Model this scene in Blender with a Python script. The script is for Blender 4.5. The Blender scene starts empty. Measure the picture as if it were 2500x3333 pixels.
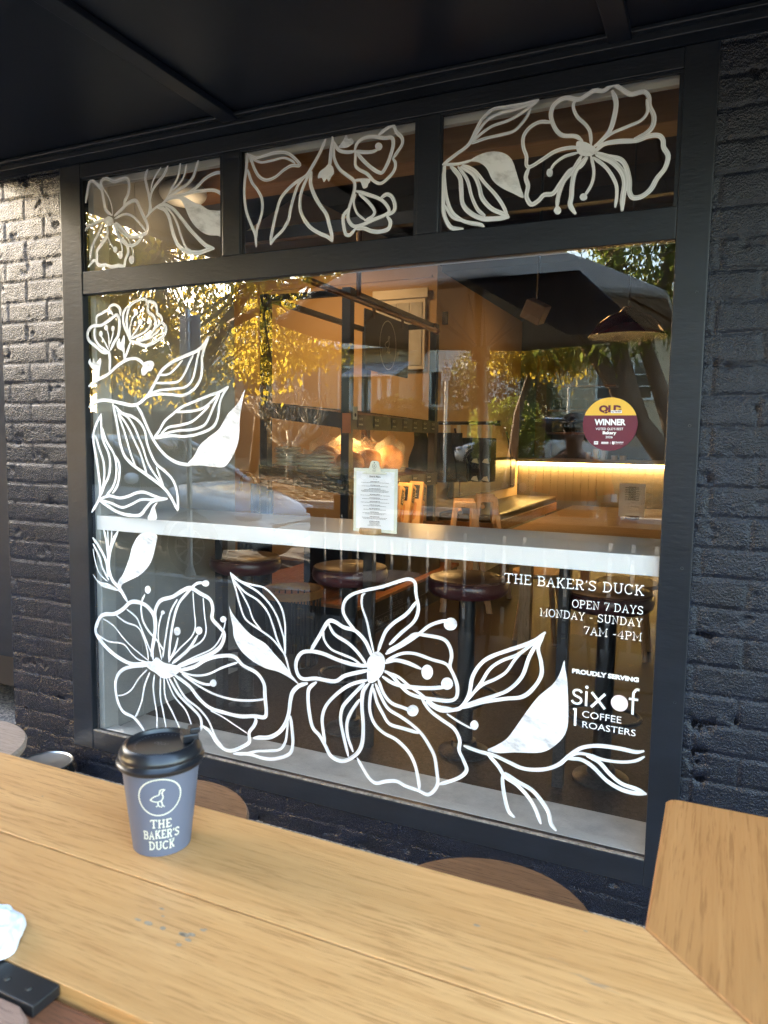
import bpy, bmesh, math, random
from mathutils import Vector, Matrix, noise, Euler
random.seed(7)
R = math.radians
scene = bpy.context.scene
col = scene.collection

# ------------------------------------------------------------------ camera
cd = bpy.data.cameras.new('camera'); cam = bpy.data.objects.new('camera', cd); col.objects.link(cam)
cam.location = (0.1577, -2.2908, 1.472)
cam.rotation_euler = (1.4758, -0.0147, 0.4323)
cd.sensor_fit = 'VERTICAL'; cd.sensor_height = 36.0; cd.sensor_width = 27.0
cd.lens = 2400 / 3333 * 36.0
cd.clip_start = 0.02; cd.clip_end = 2000
cd.dof.use_dof = True; cd.dof.focus_distance = 2.5; cd.dof.aperture_fstop = 11
scene.camera = cam
# ------------------------------------------------------------------ sky, sun, exposure
SUN_EL, SUN_AZ = R(12), R(-115)         # low sun across the street, far to the left, behind the trees
sd = Vector((math.sin(SUN_AZ) * math.cos(SUN_EL), math.cos(SUN_AZ) * math.cos(SUN_EL), math.sin(SUN_EL)))
w = bpy.data.worlds.new('World'); scene.world = w; w.use_nodes = True
nt = w.node_tree; bg = nt.nodes['Background']
sky = nt.nodes.new('ShaderNodeTexSky'); sky.sky_type = 'NISHITA'; sky.sun_disc = False
sky.sun_elevation = SUN_EL; sky.sun_rotation = SUN_AZ; sky.air_density = 1.0; sky.dust_density = 2.0; sky.ozone_density = 1.0
nt.links.new(sky.outputs[0], bg.inputs[0]); bg.inputs[1].default_value = 0.115
sl = bpy.data.lights.new('sun', 'SUN'); sl.energy = 5.0; sl.angle = R(0.5); sl.color = (1.0, 0.83, 0.6)
so = bpy.data.objects.new('sun', sl); col.objects.link(so)
so.rotation_euler = sd.to_track_quat('Z', 'Y').to_euler(); so.location = sd * 40
vs = scene.view_settings
vs.view_transform = 'Standard'; vs.look = 'None'; vs.gamma = 1; vs.use_curve_mapping = False
vs.exposure = 4.75
cy = scene.cycles
cy.use_denoising = True; cy.denoising_prefilter = 'NONE'; cy.max_bounces = 8; cy.diffuse_bounces = 4; cy.glossy_bounces = 4
cy.transparent_max_bounces = 24; cy.transmission_bounces = 4
cy.caustics_reflective = False; cy.caustics_refractive = False
cy.sample_clamp_indirect = 0.5

# ------------------------------------------------------------------ materials
def nodes(name):
    m = bpy.data.materials.new(name); m.use_nodes = True
    t = m.node_tree; return m, t, t.nodes['Principled BSDF']

def coords(t, scale=(1, 1, 1), kind='Object', rot=(0, 0, 0)):
    tc = t.nodes.new('ShaderNodeTexCoord'); mp = t.nodes.new('ShaderNodeMapping')
    mp.inputs['Scale'].default_value = scale; mp.inputs['Rotation'].default_value = rot
    t.links.new(tc.outputs[kind], mp.inputs[0]); return mp.outputs[0]

def tex(t, vec, scale, detail=4, rough=0.55, dist=0.0):
    n = t.nodes.new('ShaderNodeTexNoise'); n.inputs['Scale'].default_value = scale
    n.inputs['Detail'].default_value = detail; n.inputs['Roughness'].default_value = rough
    n.inputs['Distortion'].default_value = dist
    t.links.new(vec, n.inputs['Vector']); return n.outputs['Fac']

def ramp(t, fac, stops):
    r = t.nodes.new('ShaderNodeValToRGB'); e = r.color_ramp.elements
    while len(e) < len(stops): e.new(0.5)
    for k, (p, c) in zip(e, stops):
        k.position = p; k.color = (c[0], c[1], c[2], 1)
    t.links.new(fac, r.inputs[0]); return r.outputs[0]

def bump(t, b, h, strength, dist=0.01):
    n = t.nodes.new('ShaderNodeBump'); n.inputs['Strength'].default_value = strength; n.inputs['Distance'].default_value = dist
    t.links.new(h, n.inputs['Height']); t.links.new(n.outputs[0], b.inputs['Normal'])

def mixc(t, fac, a, b):
    n = t.nodes.new('ShaderNodeMix'); n.data_type = 'RGBA'
    for s, i in ((fac, 0), (a, 6), (b, 7)):
        if hasattr(s, 'links'): t.links.new(s, n.inputs[i])
        elif i == 0: n.inputs[0].default_value = s
        else: n.inputs[i].default_value = (s[0], s[1], s[2], 1)
    return n.outputs[2]

def sc(c, k): return tuple(min(1, x * k) for x in c)

def pm(name, c, rough=0.5, metal=0.0, var=0.15, scale=6.0, bs=0.0, bscale=60.0, stretch=(1, 1, 1), coat=0.0, spec=0.5):
    m, t, b = nodes(name)
    b.inputs['Specular IOR Level'].default_value = spec
    v = coords(t, stretch); f = tex(t, v, scale)
    t.links.new(ramp(t, f, [(0.3, sc(c, 1 - var)), (0.7, sc(c, 1 + var))]), b.inputs['Base Color'])
    b.inputs['Roughness'].default_value = rough; b.inputs['Metallic'].default_value = metal
    if coat: b.inputs['Coat Weight'].default_value = coat
    if bs: bump(t, b, tex(t, v, bscale), bs, 0.004)
    return m

def wood(name, light, dark, axis='X', rough=0.45, s=1.0, pores=0.5, coat=0.0, blotch=None, soft=0.62, flame=0.30):
    m, t, b = nodes(name)
    st = {'X': (2.2, 40, 40), 'Y': (40, 2.2, 40), 'Z': (40, 40, 2.2)}[axis]
    st = tuple(k * s for k in st)
    v = coords(t, st)
    g = tex(t, v, 1.6, 6, 0.6, 1.2)
    cg = ramp(t, g, [(0.22, dark), (0.5, tuple((x + y) / 2 for x, y in zip(light, dark))), (0.78, light)])
    st2 = {'X': (16, 330, 330), 'Y': (330, 16, 330), 'Z': (330, 330, 16)}[axis]
    p = tex(t, coords(t, tuple(k * s for k in st2)), 1.0, 3, 0.7)
    cp = mixc(t, ramp(t, p, [(0.36, (1, 1, 1)), (0.47, (0, 0, 0))]), cg, sc(dark, soft)) if pores else cg
    big = tex(t, coords(t, {'X': (0.8, 3, 3), 'Y': (3, 0.8, 3), 'Z': (3, 3, 0.8)}[axis]), 2.0, 3)
    cb = mixc(t, ramp(t, big, [(0.35, (flame,) * 3), (0.65, (0, 0, 0))]), cp, sc(dark, 0.92))
    if blotch:      # grey weathered marks of a set shape
        bl = tex(t, coords(t, {'X': (9, 42, 42), 'Y': (42, 9, 42), 'Z': (42, 42, 9)}[axis]), 1.0, 4, 0.7)
        bl2 = tex(t, coords(t), 3.1, 2)
        mu = t.nodes.new('ShaderNodeMath'); mu.operation = 'MULTIPLY'
        t.links.new(ramp(t, bl, [(0.67, (0, 0, 0)), (0.74, (1, 1, 1))]), mu.inputs[0])
        t.links.new(ramp(t, bl2, [(0.5, (0, 0, 0)), (0.6, (0.8, 0.8, 0.8))]), mu.inputs[1])
        cb = mixc(t, mu.outputs[0], cb, blotch)
    t.links.new(cb, b.inputs['Base Color']); b.inputs['Roughness'].default_value = rough
    t.links.new(ramp(t, p, [(0.3, (rough + 0.2,) * 3), (0.6, (rough,) * 3)]), b.inputs['Roughness'])
    if coat: b.inputs['Coat Weight'].default_value = coat; b.inputs['Coat Roughness'].default_value = 0.25
    bump(t, b, p, 0.25, 0.002); return m

def emis(name, c, s):
    m, t, b = nodes(name)
    b.inputs['Base Color'].default_value = (*c, 1); b.inputs['Emission Color'].default_value = (*c, 1); b.inputs['Emission Strength'].default_value = s
    return m

def glass_mat(name, k=2.6, tint=(1, 1, 1)):
    m = bpy.data.materials.new(name); m.use_nodes = True; t = m.node_tree; t.nodes.clear()
    out = t.nodes.new('ShaderNodeOutputMaterial'); mx = t.nodes.new('ShaderNodeMixShader')
    tr = t.nodes.new('ShaderNodeBsdfTransparent'); tr.inputs[0].default_value = (*tint, 1)
    gl = t.nodes.new('ShaderNodeBsdfGlossy'); gl.inputs['Roughness'].default_value = 0.0
    fr = t.nodes.new('ShaderNodeFresnel'); ge = t.nodes.new('ShaderNodeNewGeometry'); mi = t.nodes.new('ShaderNodeMix'); mi.inputs[2].default_value = 1.52; mi.inputs[3].default_value = 1 / 1.52
    t.links.new(ge.outputs['Backfacing'], mi.inputs[0]); t.links.new(mi.outputs[0], fr.inputs['IOR'])     # a thin pane reflects alike from both sides
    mu = t.nodes.new('ShaderNodeMath'); mu.operation = 'MULTIPLY'; mu.inputs[1].default_value = k; mu.use_clamp = True
    t.links.new(fr.outputs[0], mu.inputs[0]); t.links.new(mu.outputs[0], mx.inputs[0])
    t.links.new(tr.outputs[0], mx.inputs[1]); t.links.new(gl.outputs[0], mx.inputs[2]); t.links.new(mx.outputs[0], out.inputs[0])
    return m

def leaf_mat(name, c1, c2, tr=0.45):
    m, t, b = nodes(name)
    ge = t.nodes.new('ShaderNodeObjectInfo')
    v = coords(t); f = tex(t, v, 1.3, 3); f2 = tex(t, v, 9.0, 2)
    cc = mixc(t, ramp(t, f2, [(0.35, (0,) * 3), (0.65, (1,) * 3)]), c1, c2)
    c3 = mixc(t, ramp(t, f, [(0.4, (0,) * 3), (0.7, (0.5,) * 3)]), cc, sc(c1, 0.7))
    t.links.new(c3, b.inputs['Base Color']); b.inputs['Roughness'].default_value = 0.5
    ts = t.nodes.new('ShaderNodeBsdfTranslucent'); t.links.new(c3, ts.inputs[0])
    mx = t.nodes.new('ShaderNodeMixShader'); mx.inputs[0].default_value = tr
    t.links.new(b.outputs[0], mx.inputs[1]); t.links.new(ts.outputs[0], mx.inputs[2])
    t.links.new(mx.outputs[0], t.nodes['Material Output'].inputs[0]); return m

def paint_mat(name, c):
    m, t, b = nodes(name)
    v = coords(t, (1, 1, 1), 'UV'); f = tex(t, v, 1.0, 4, 0.65)
    b.inputs['Base Color'].default_value = (*c, 1); b.inputs['Roughness'].default_value = 0.6
    tr = t.nodes.new('ShaderNodeBsdfTransparent'); mx = t.nodes.new('ShaderNodeMixShader')
    t.links.new(ramp(t, f, [(0.30, (0.50,) * 3), (0.43, (0.17,) * 3), (0.54, (0.0,) * 3)]), mx.inputs[0])
    t.links.new(b.outputs[0], mx.inputs[1]); t.links.new(tr.outputs[0], mx.inputs[2])
    t.links.new(mx.outputs[0], t.nodes['Material Output'].inputs[0]); return m

def film_mat(name):
    m = bpy.data.materials.new(name); m.use_nodes = True; t = m.node_tree; b = t.nodes['Principled BSDF']
    b.inputs['Base Color'].default_value = (0.9, 0.85, 0.75, 1); b.inputs['Roughness'].default_value = 0.12
    v = coords(t); bump(t, b, tex(t, v, 38, 2), 0.9, 0.02)
    tr = t.nodes.new('ShaderNodeBsdfTransparent'); mx = t.nodes.new('ShaderNodeMixShader'); mx.inputs[0].default_value = 0.86
    t.links.new(b.outputs[0], mx.inputs[1]); t.links.new(tr.outputs[0], mx.inputs[2])
    t.links.new(mx.outputs[0], t.nodes['Material Output'].inputs[0]); return m

M = {}
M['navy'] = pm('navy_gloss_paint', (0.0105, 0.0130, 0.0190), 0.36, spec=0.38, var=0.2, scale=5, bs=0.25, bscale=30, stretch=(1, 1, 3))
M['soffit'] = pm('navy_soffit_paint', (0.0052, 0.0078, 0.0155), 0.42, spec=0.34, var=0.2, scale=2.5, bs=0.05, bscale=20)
M['brick'] = pm('navy_painted_brick', (0.0042, 0.0065, 0.0145), 0.23, spec=0.42, var=0.3, scale=9, bs=1.0, bscale=170)
M['white_paint'] = paint_mat('white_window_paint', (0.80, 0.80, 0.82))
M['lettering'] = pm('white_vinyl', (0.88, 0.88, 0.88), 0.5, var=0.01)
M['pink'] = pm('pale_pink_vinyl', (0.80, 0.66, 0.66), 0.5, var=0.01)
M['glass'] = glass_mat('window_glass')
M['counter'] = pm('white_laminate', (0.84, 0.84, 0.83), 0.35, var=0.02)
M['counter_top'] = pm('grey_laminate_top', (0.50, 0.50, 0.46), 0.3, var=0.04)
M['ledge'] = pm('pale_ledge_concrete', (0.52, 0.51, 0.47), 0.7, var=0.2, scale=9, bs=0.2, bscale=90)
M['concrete'] = pm('pale_concrete', (0.40, 0.39, 0.36), 0.75, var=0.18, scale=9, bs=0.3, bscale=90)
M['sidewall'] = pm('offwhite_brick_paint', (0.34, 0.335, 0.31), 0.6, var=0.08, scale=5, bs=0.6, bscale=24)
M['bulkhead'] = pm('pale_bulkhead_paint', (0.75, 0.72, 0.64), 0.6, var=0.03)
M['offwhite'] = pm('offwhite_paint', (0.52, 0.51, 0.47), 0.6, var=0.06, scale=4, bs=0.3, bscale=35)
M['table'] = wood('honey_bar_table', (0.78, 0.43, 0.170), (0.53, 0.25, 0.078), 'X', 0.36, 1.0, coat=0.15, flame=0.45, blotch=(0.24, 0.18, 0.13), soft=0.84)
M['table_y'] = wood('honey_bar_table_arm', (0.54, 0.255, 0.085), (0.38, 0.160, 0.045), 'Y', 0.38, 0.7, soft=0.9, flame=0.4)
M['walnut'] = wood('walnut_seat', (0.24, 0.12, 0.055), (0.12, 0.055, 0.024), 'X', 0.4, 1.4)
M['greywood'] = wood('weathered_ply_seat', (0.44, 0.34, 0.27), (0.30, 0.22, 0.17), 'X', 0.6, 1.4)
M['redwood'] = wood('weathered_red_timber', (0.30, 0.105, 0.035), (0.15, 0.05, 0.02), 'X', 0.6, 1.6, blotch=(0.45, 0.38, 0.28))
M['pinkwood'] = wood('weathered_pink_board', (0.42, 0.25, 0.17), (0.27, 0.15, 0.10), 'X', 0.6, 1.6, blotch=(0.02, 0.02, 0.022))
M['black_steel'] = pm('black_steel', (0.012, 0.012, 0.013), 0.4, var=0.2)
M['steel'] = pm('brushed_steel', (0.38, 0.37, 0.35), 0.28, 1.0, var=0.05)
M['galv'] = pm('galvanised_steel', (0.55, 0.57, 0.60), 0.4, 0.7, var=0.12, scale=60)
M['cup'] = pm('slate_blue_card', (0.120, 0.129, 0.172), 0.55, var=0.03)
M['lid'] = pm('black_plastic_lid', (0.012, 0.012, 0.014), 0.28, var=0.1)
M['cream'] = pm('cream_print', (0.72, 0.69, 0.55), 0.6, var=0.02)
M['tissue'] = pm('white_tissue', (0.85, 0.85, 0.86), 0.9, var=0.02, bs=0.4, bscale=50)
M['beam'] = wood('warm_timber_beam', (0.50, 0.25, 0.085), (0.34, 0.15, 0.05), 'X', 0.5, 0.5, pores=0)
M['deck'] = wood('red_timber_deck', (0.42, 0.16, 0.045), (0.24, 0.085, 0.028), 'Y', 0.35, 0.8)
M['darkslat'] = wood('dark_shelf_slats', (0.16, 0.075, 0.035), (0.08, 0.04, 0.02), 'Y', 0.45, 1.0)
M['pine'] = wood('pale_chair_timber', (0.58, 0.36, 0.17), (0.44, 0.25, 0.11), 'Z', 0.4, 0.8)
M['oak'] = wood('oak_tabletop', (0.50, 0.30, 0.13), (0.36, 0.20, 0.08), 'X', 0.55, 0.6)
M['benchwood'] = wood('bench_timber', (0.36, 0.17, 0.065), (0.22, 0.10, 0.04), 'Y', 0.4, 0.6)
M['leather'] = pm('burgundy_vinyl', (0.050, 0.012, 0.014), 0.28, var=0.2, scale=4)
M['leather_top'] = pm('burgundy_vinyl_seat', (0.075, 0.030, 0.020), 0.33, var=0.2, scale=3)
M['cushion'] = pm('dark_leather_cushion', (0.055, 0.038, 0.026), 0.35, var=0.25, scale=5, bs=0.2, bscale=20)
M['wall_warm'] = pm('warm_cream_wall', (0.62, 0.44, 0.24), 0.7, var=0.03, scale=2)
M['ceil_dark'] = pm('dark_brown_ceiling', (0.05, 0.03, 0.02), 0.6, var=0.2)
M['backwall'] = pm('grey_green_back_wall', (0.16, 0.15, 0.12), 0.6, var=0.1, scale=1.5)
M['panel'] = pm('grey_board_panelling', (0.24, 0.20, 0.155), 0.55, var=0.05)
M['led'] = emis('warm_led', (1.0, 0.62, 0.18), 2.2)
M['bulb'] = emis('warm_bulb', (1.0, 0.70, 0.35), 20.0)
M['crust'] = pm('bread_crust', (0.40, 0.155, 0.035), 0.6, var=0.4, scale=14, bs=0.5, bscale=60)
M['dough'] = pm('pale_flatbread', (0.62, 0.50, 0.32), 0.7, var=0.25, scale=18, bs=0.4, bscale=50)
M['film'] = film_mat('clear_bread_bag')
M['kraft'] = pm('kraft_paper', (0.55, 0.33, 0.13), 0.6, var=0.08)
M['tag'] = pm('black_price_tag', (0.01, 0.01, 0.011), 0.5, var=0.05)
M['chalk'] = pm('chalk_writing', (0.6, 0.58, 0.5), 0.8, var=0.02)
M['copper'] = pm('dark_copper_pipe', (0.16, 0.065, 0.03), 0.35, 0.6, var=0.15)
M['signboard'] = pm('charcoal_sign', (0.035, 0.030, 0.024), 0.5, var=0.1)
M['enamel'] = pm('dark_red_enamel', (0.075, 0.010, 0.018), 0.12, var=0.1, coat=0.6)
M['whiteenamel'] = pm('white_enamel', (0.7, 0.68, 0.62), 0.3, var=0.02)
M['paper'] = pm('menu_paper', (0.82, 0.83, 0.86), 0.7, var=0.01)
M['boardpale'] = pm('pale_clipboard', (0.70, 0.71, 0.60), 0.5, var=0.03)
M['ink'] = pm('black_ink', (0.02, 0.02, 0.022), 0.7, var=0.02)
M['maroon'] = pm('maroon_vinyl', (0.125, 0.012, 0.028), 0.45, var=0.02)
M['gold'] = pm('gold_vinyl', (0.80, 0.47, 0.06), 0.45, var=0.02)
M['greengrey'] = pm('dark_green_enamel', (0.035, 0.06, 0.05), 0.35, var=0.1)
M['navycloth'] = pm('navy_cloth', (0.02, 0.022, 0.03), 0.85, var=0.2)
M['apron'] = pm('charcoal_cloth', (0.035, 0.033, 0.032), 0.9, var=0.25)
M['amber'] = pm('amber_handle', (0.45, 0.20, 0.03), 0.2, var=0.2)

# ------------------------------------------------------------------ helpers
def setp(o, parent):
    if parent is None: return
    o.parent = parent
    if parent.parent is None and parent.type == 'EMPTY': o.matrix_parent_inverse = Matrix.Translation(-parent.location)

class MB:
    def __init__(self): self.v = []; self.f = []; self.uv = {}
    def quad(self, a, b, c, d):
        n = len(self.v); self.v += [tuple(a), tuple(b), tuple(c), tuple(d)]; self.f.append((n, n + 1, n + 2, n + 3))
    def poly(self, pts):
        n = len(self.v); self.v += [tuple(p) for p in pts]; self.f.append(tuple(range(n, n + len(pts))))
    def box(self, x0, x1, y0, y1, z0, z1, rot=None, org=None):
        n = len(self.v)
        P = [Vector(p) for p in ((x0, y0, z0), (x1, y0, z0), (x1, y1, z0), (x0, y1, z0), (x0, y0, z1), (x1, y0, z1), (x1, y1, z1), (x0, y1, z1))]
        if rot is not None:
            o = Vector(org) if org else Vector(((x0 + x1) / 2, (y0 + y1) / 2, (z0 + z1) / 2))
            P = [o + rot @ (p - o) for p in P]
        self.v += [tuple(p) for p in P]
        self.f += [tuple(n + i for i in q) for q in ((0, 3, 2, 1), (4, 5, 6, 7), (0, 1, 5, 4), (1, 2, 6, 5), (2, 3, 7, 6), (3, 0, 4, 7))]
        return self
    def tube(self, pts, rad, seg=10, caps=True):
        pts = [Vector(p) for p in pts]; n0 = len(self.v)
        if not hasattr(rad, '__len__'): rad = [rad] * len(pts)
        up = None
        for i, p in enumerate(pts):
            d = (pts[min(i + 1, len(pts) - 1)] - pts[max(i - 1, 0)]).normalized()
            if up is None: up = Vector((0, 0, 1)) if abs(d.z) < 0.9 else Vector((1, 0, 0))
            s = d.cross(up).normalized(); up = s.cross(d).normalized()
            for k in range(seg):
                a = 2 * math.pi * k / seg
                self.v.append(tuple(p + (s * math.cos(a) + up * math.sin(a)) * rad[i]))
        for i in range(len(pts) - 1):
            for k in range(seg):
                a = n0 + i * seg + k; b = n0 + i * seg + (k + 1) % seg
                self.f.append((a, b, b + seg, a + seg))
        if caps:
            self.f.append(tuple(n0 + k for k in reversed(range(seg)))); e = n0 + (len(pts) - 1) * seg
            self.f.append(tuple(e + k for k in range(seg)))
        return self
    def lathe(self, prof, c=(0, 0, 0), seg=40, axis=None):
        n0 = len(self.v); c = Vector(c)
        for r, z in prof:
            for k in range(seg):
                a = 2 * math.pi * k / seg; self.v.append((c.x + r * math.cos(a), c.y + r * math.sin(a), c.z + z))
        for i in range(len(prof) - 1):
            for k in range(seg):
                a = n0 + i * seg + k; b = n0 + i * seg + (k + 1) % seg
                self.f.append((a, b, b + seg, a + seg))
        if prof[0] == prof[-1]: return self
        if prof[0][0] > 1e-4: self.f.append(tuple(n0 + k for k in reversed(range(seg))))
        if prof[-1][0] > 1e-4:
            e = n0 + (len(prof) - 1) * seg; self.f.append(tuple(e + k for k in range(seg)))
        return self
    def prism(self, poly, axis, a, b):
        """extrude a 2-D outline along an axis between a and b"""
        def P(p, t): return {'x': (t, p[0], p[1]), 'y': (p[0], t, p[1]), 'z': (p[0], p[1], t)}[axis]
        n = len(self.v); k = len(poly)
        self.v += [P(p, a) for p in poly] + [P(p, b) for p in poly]
        self.f.append(tuple(n + i for i in reversed(range(k)))); self.f.append(tuple(n + k + i for i in range(k)))
        for i in range(k):
            j = (i + 1) % k; self.f.append((n + i, n + j, n + k + j, n + k + i))
        return self
    def blob(self, c, r, seg=16, rings=10, amp=0.0, fs=5.0, seed=0.0):
        c = Vector(c); n0 = len(self.v)
        for i in range(rings + 1):
            th = math.pi * i / rings
            for k in range(seg):
                a = 2 * math.pi * k / seg
                d = Vector((math.sin(th) * math.cos(a), math.sin(th) * math.sin(a), math.cos(th)))
                m = 1 + amp * noise.noise(d * fs + Vector((seed, seed * 1.7, 0)))
                self.v.append((c.x + d.x * r[0] * m, c.y + d.y * r[1] * m, c.z + d.z * r[2] * m))
        for i in range(rings):
            for k in range(seg):
                a = n0 + i * seg + k; b = n0 + i * seg + (k + 1) % seg
                self.f.append((a, a + seg, b + seg, b))
        return self
    def build(self, name, mat, parent=None, smooth=False, bevel=0.0, fix=True):
        me = bpy.data.meshes.new(name); me.from_pydata(self.v, [], self.f)
        me.materials.append(mat)
        if fix:
            bm = bmesh.new(); bm.from_mesh(me)
            if smooth: bmesh.ops.remove_doubles(bm, verts=bm.verts, dist=1e-5)
            bmesh.ops.recalc_face_normals(bm, faces=bm.faces); bm.to_mesh(me); bm.free()
        o = bpy.data.objects.new(name, me); col.objects.link(o)
        setp(o, parent)
        if smooth:
            me.polygons.foreach_set('use_smooth', [True] * len(me.polygons))
            if smooth != 'all': me.set_sharp_from_angle(angle=R(40))
        if bevel:
            md = o.modifiers.new('soft_edge', 'BEVEL'); md.width = bevel; md.segments = 2; md.limit_method = 'ANGLE'; md.angle_limit = R(40)
        return o

def tag(o, label=None, cat=None, group=None, kind=None):
    if label: o['label'] = label
    if cat: o['category'] = cat
    if group: o['group'] = group
    if kind: o['kind'] = kind
    return o

def thing(name, label, cat, loc=(0, 0, 0), group=None):
    o = bpy.data.objects.new(name, None); o.location = loc; o.empty_display_size = 0.1; col.objects.link(o)
    return tag(o, label, cat, group)

def kids(o): return [c for c in col.objects if c.parent == o]

def copy_tree(o, loc=None, rz=None, label=None, parent=None):
    c = o.copy(); col.objects.link(c)
    if parent is not None: c.parent = parent
    if loc is not None: c.location = loc
    if rz is not None: c.rotation_euler = (0, 0, rz)
    if label: c['label'] = label
    for k in kids(o): copy_tree(k, parent=c)
    return c

def cat_rom(p, n=5, closed=False):
    p = [Vector((a, b)) for a, b in p]; L = len(p); out = []
    if L < 3 and not closed:
        return [p[0].lerp(p[-1], i / 6) for i in range(7)]
    for i in range(L if closed else L - 1):
        g = (lambda k: p[k % L]) if closed else (lambda k: p[max(0, min(L - 1, k))])
        a, b, c, d = g(i - 1), g(i), g(i + 1), g(i + 2)
        for s in range(n):
            t = s / n
            out.append(0.5 * ((2 * b) + (c - a) * t + (2 * a - 5 * b + 4 * c - d) * t * t + (3 * b - a - 3 * c + d) * t ** 3))
    if not closed: out.append(p[-1])
    return out

class Flat:
    """flat strokes and fills on a surface: 2-D points are handed to fn(x, z, lift)"""
    def __init__(self, fn): self.fn = fn; self.v = []; self.f = []; self.uv = []; self.k = 0
    def lift(self): self.k += 1; return 0.00006 * (self.k % 30)
    def stroke(self, pts, w, smooth=True, taper=True, jit=0.07):
        q = cat_rom(pts, 5) if smooth else [Vector(p) for p in pts]
        if len(q) < 2: return
        L = self.lift(); n0 = len(self.v); s = 0.0; tot = sum((q[i + 1] - q[i]).length for i in range(len(q) - 1)) or 1
        r0 = random.random() * 50
        for i, p in enumerate(q):
            if i: s += (p - q[i - 1]).length
            d = (q[min(i + 1, len(q) - 1)] - q[max(i - 1, 0)]); d = d.normalized() if d.length > 0 else Vector((1, 0))
            nn = Vector((-d.y, d.x)); k = 1.0
            if taper: k = min(1, 0.55 + 3.0 * min(s, tot - s) / max(w * 4, 0.0001) * 0.45) * (1 + jit * noise.noise(Vector((s * 18 + r0, r0, 0))) * 2)
            for e in (-1, 1):
                a = p + nn * (e * w * 0.5 * k); self.v.append(self.fn(a.x, a.y, L)); self.uv.append((r0 + s * 3.0, r0 + e * 1.6))
        for i in range(len(q) - 1):
            a = n0 + 2 * i; self.f.append((a, a + 2, a + 3, a + 1))
        if taper:       # rounded ends
            for c, d in ((q[0], q[0] - q[1]), (q[-1], q[-1] - q[-2])):
                d = d.normalized() * w * 0.27; nn = Vector((-d.y, d.x)); n1 = len(self.v)
                for a in (c + nn, c + nn * 0.75 + d * 0.6, c + d * 0.9, c - nn * 0.75 + d * 0.6, c - nn):
                    self.v.append(self.fn(a.x, a.y, L)); self.uv.append((r0, r0))
                self.f.append(tuple(range(n1, n1 + 5)))
    def fill(self, pts, smooth=True):
        q = cat_rom(pts, 4, True) if smooth else [Vector(p) for p in pts]
        L = self.lift(); n0 = len(self.v); r0 = random.random() * 30
        for p in q: self.v.append(self.fn(p.x, p.y, L)); self.uv.append((r0 + p.x * 14 + p.y * 10, r0 + p.y * 22))
        self.f.append(tuple(range(n0, n0 + len(q))))
    def disc(self, x, z, rx, rz=None, n=28):
        rz = rz or rx; self.fill([(x + rx * math.cos(2 * math.pi * i / n), z + rz * math.sin(2 * math.pi * i / n)) for i in range(n)], False)
    def ring(self, x, z, r, w, rz=None, n=48):
        rz = rz or r; self.stroke([(x + r * math.cos(2 * math.pi * i / n), z + rz * math.sin(2 * math.pi * i / n)) for i in range(n + 1)], w, False, False)
    def build(self, name, mat, parent=None, loc=None):
        me = bpy.data.meshes.new(name); me.from_pydata(self.v, [], self.f); me.materials.append(mat)
        ul = me.uv_layers.new(name='UVMap')
        for lp in me.loops: ul.data[lp.index].uv = self.uv[lp.vertex_index]
        o = bpy.data.objects.new(name, me); col.objects.link(o)
        setp(o, parent)
        return o

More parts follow.
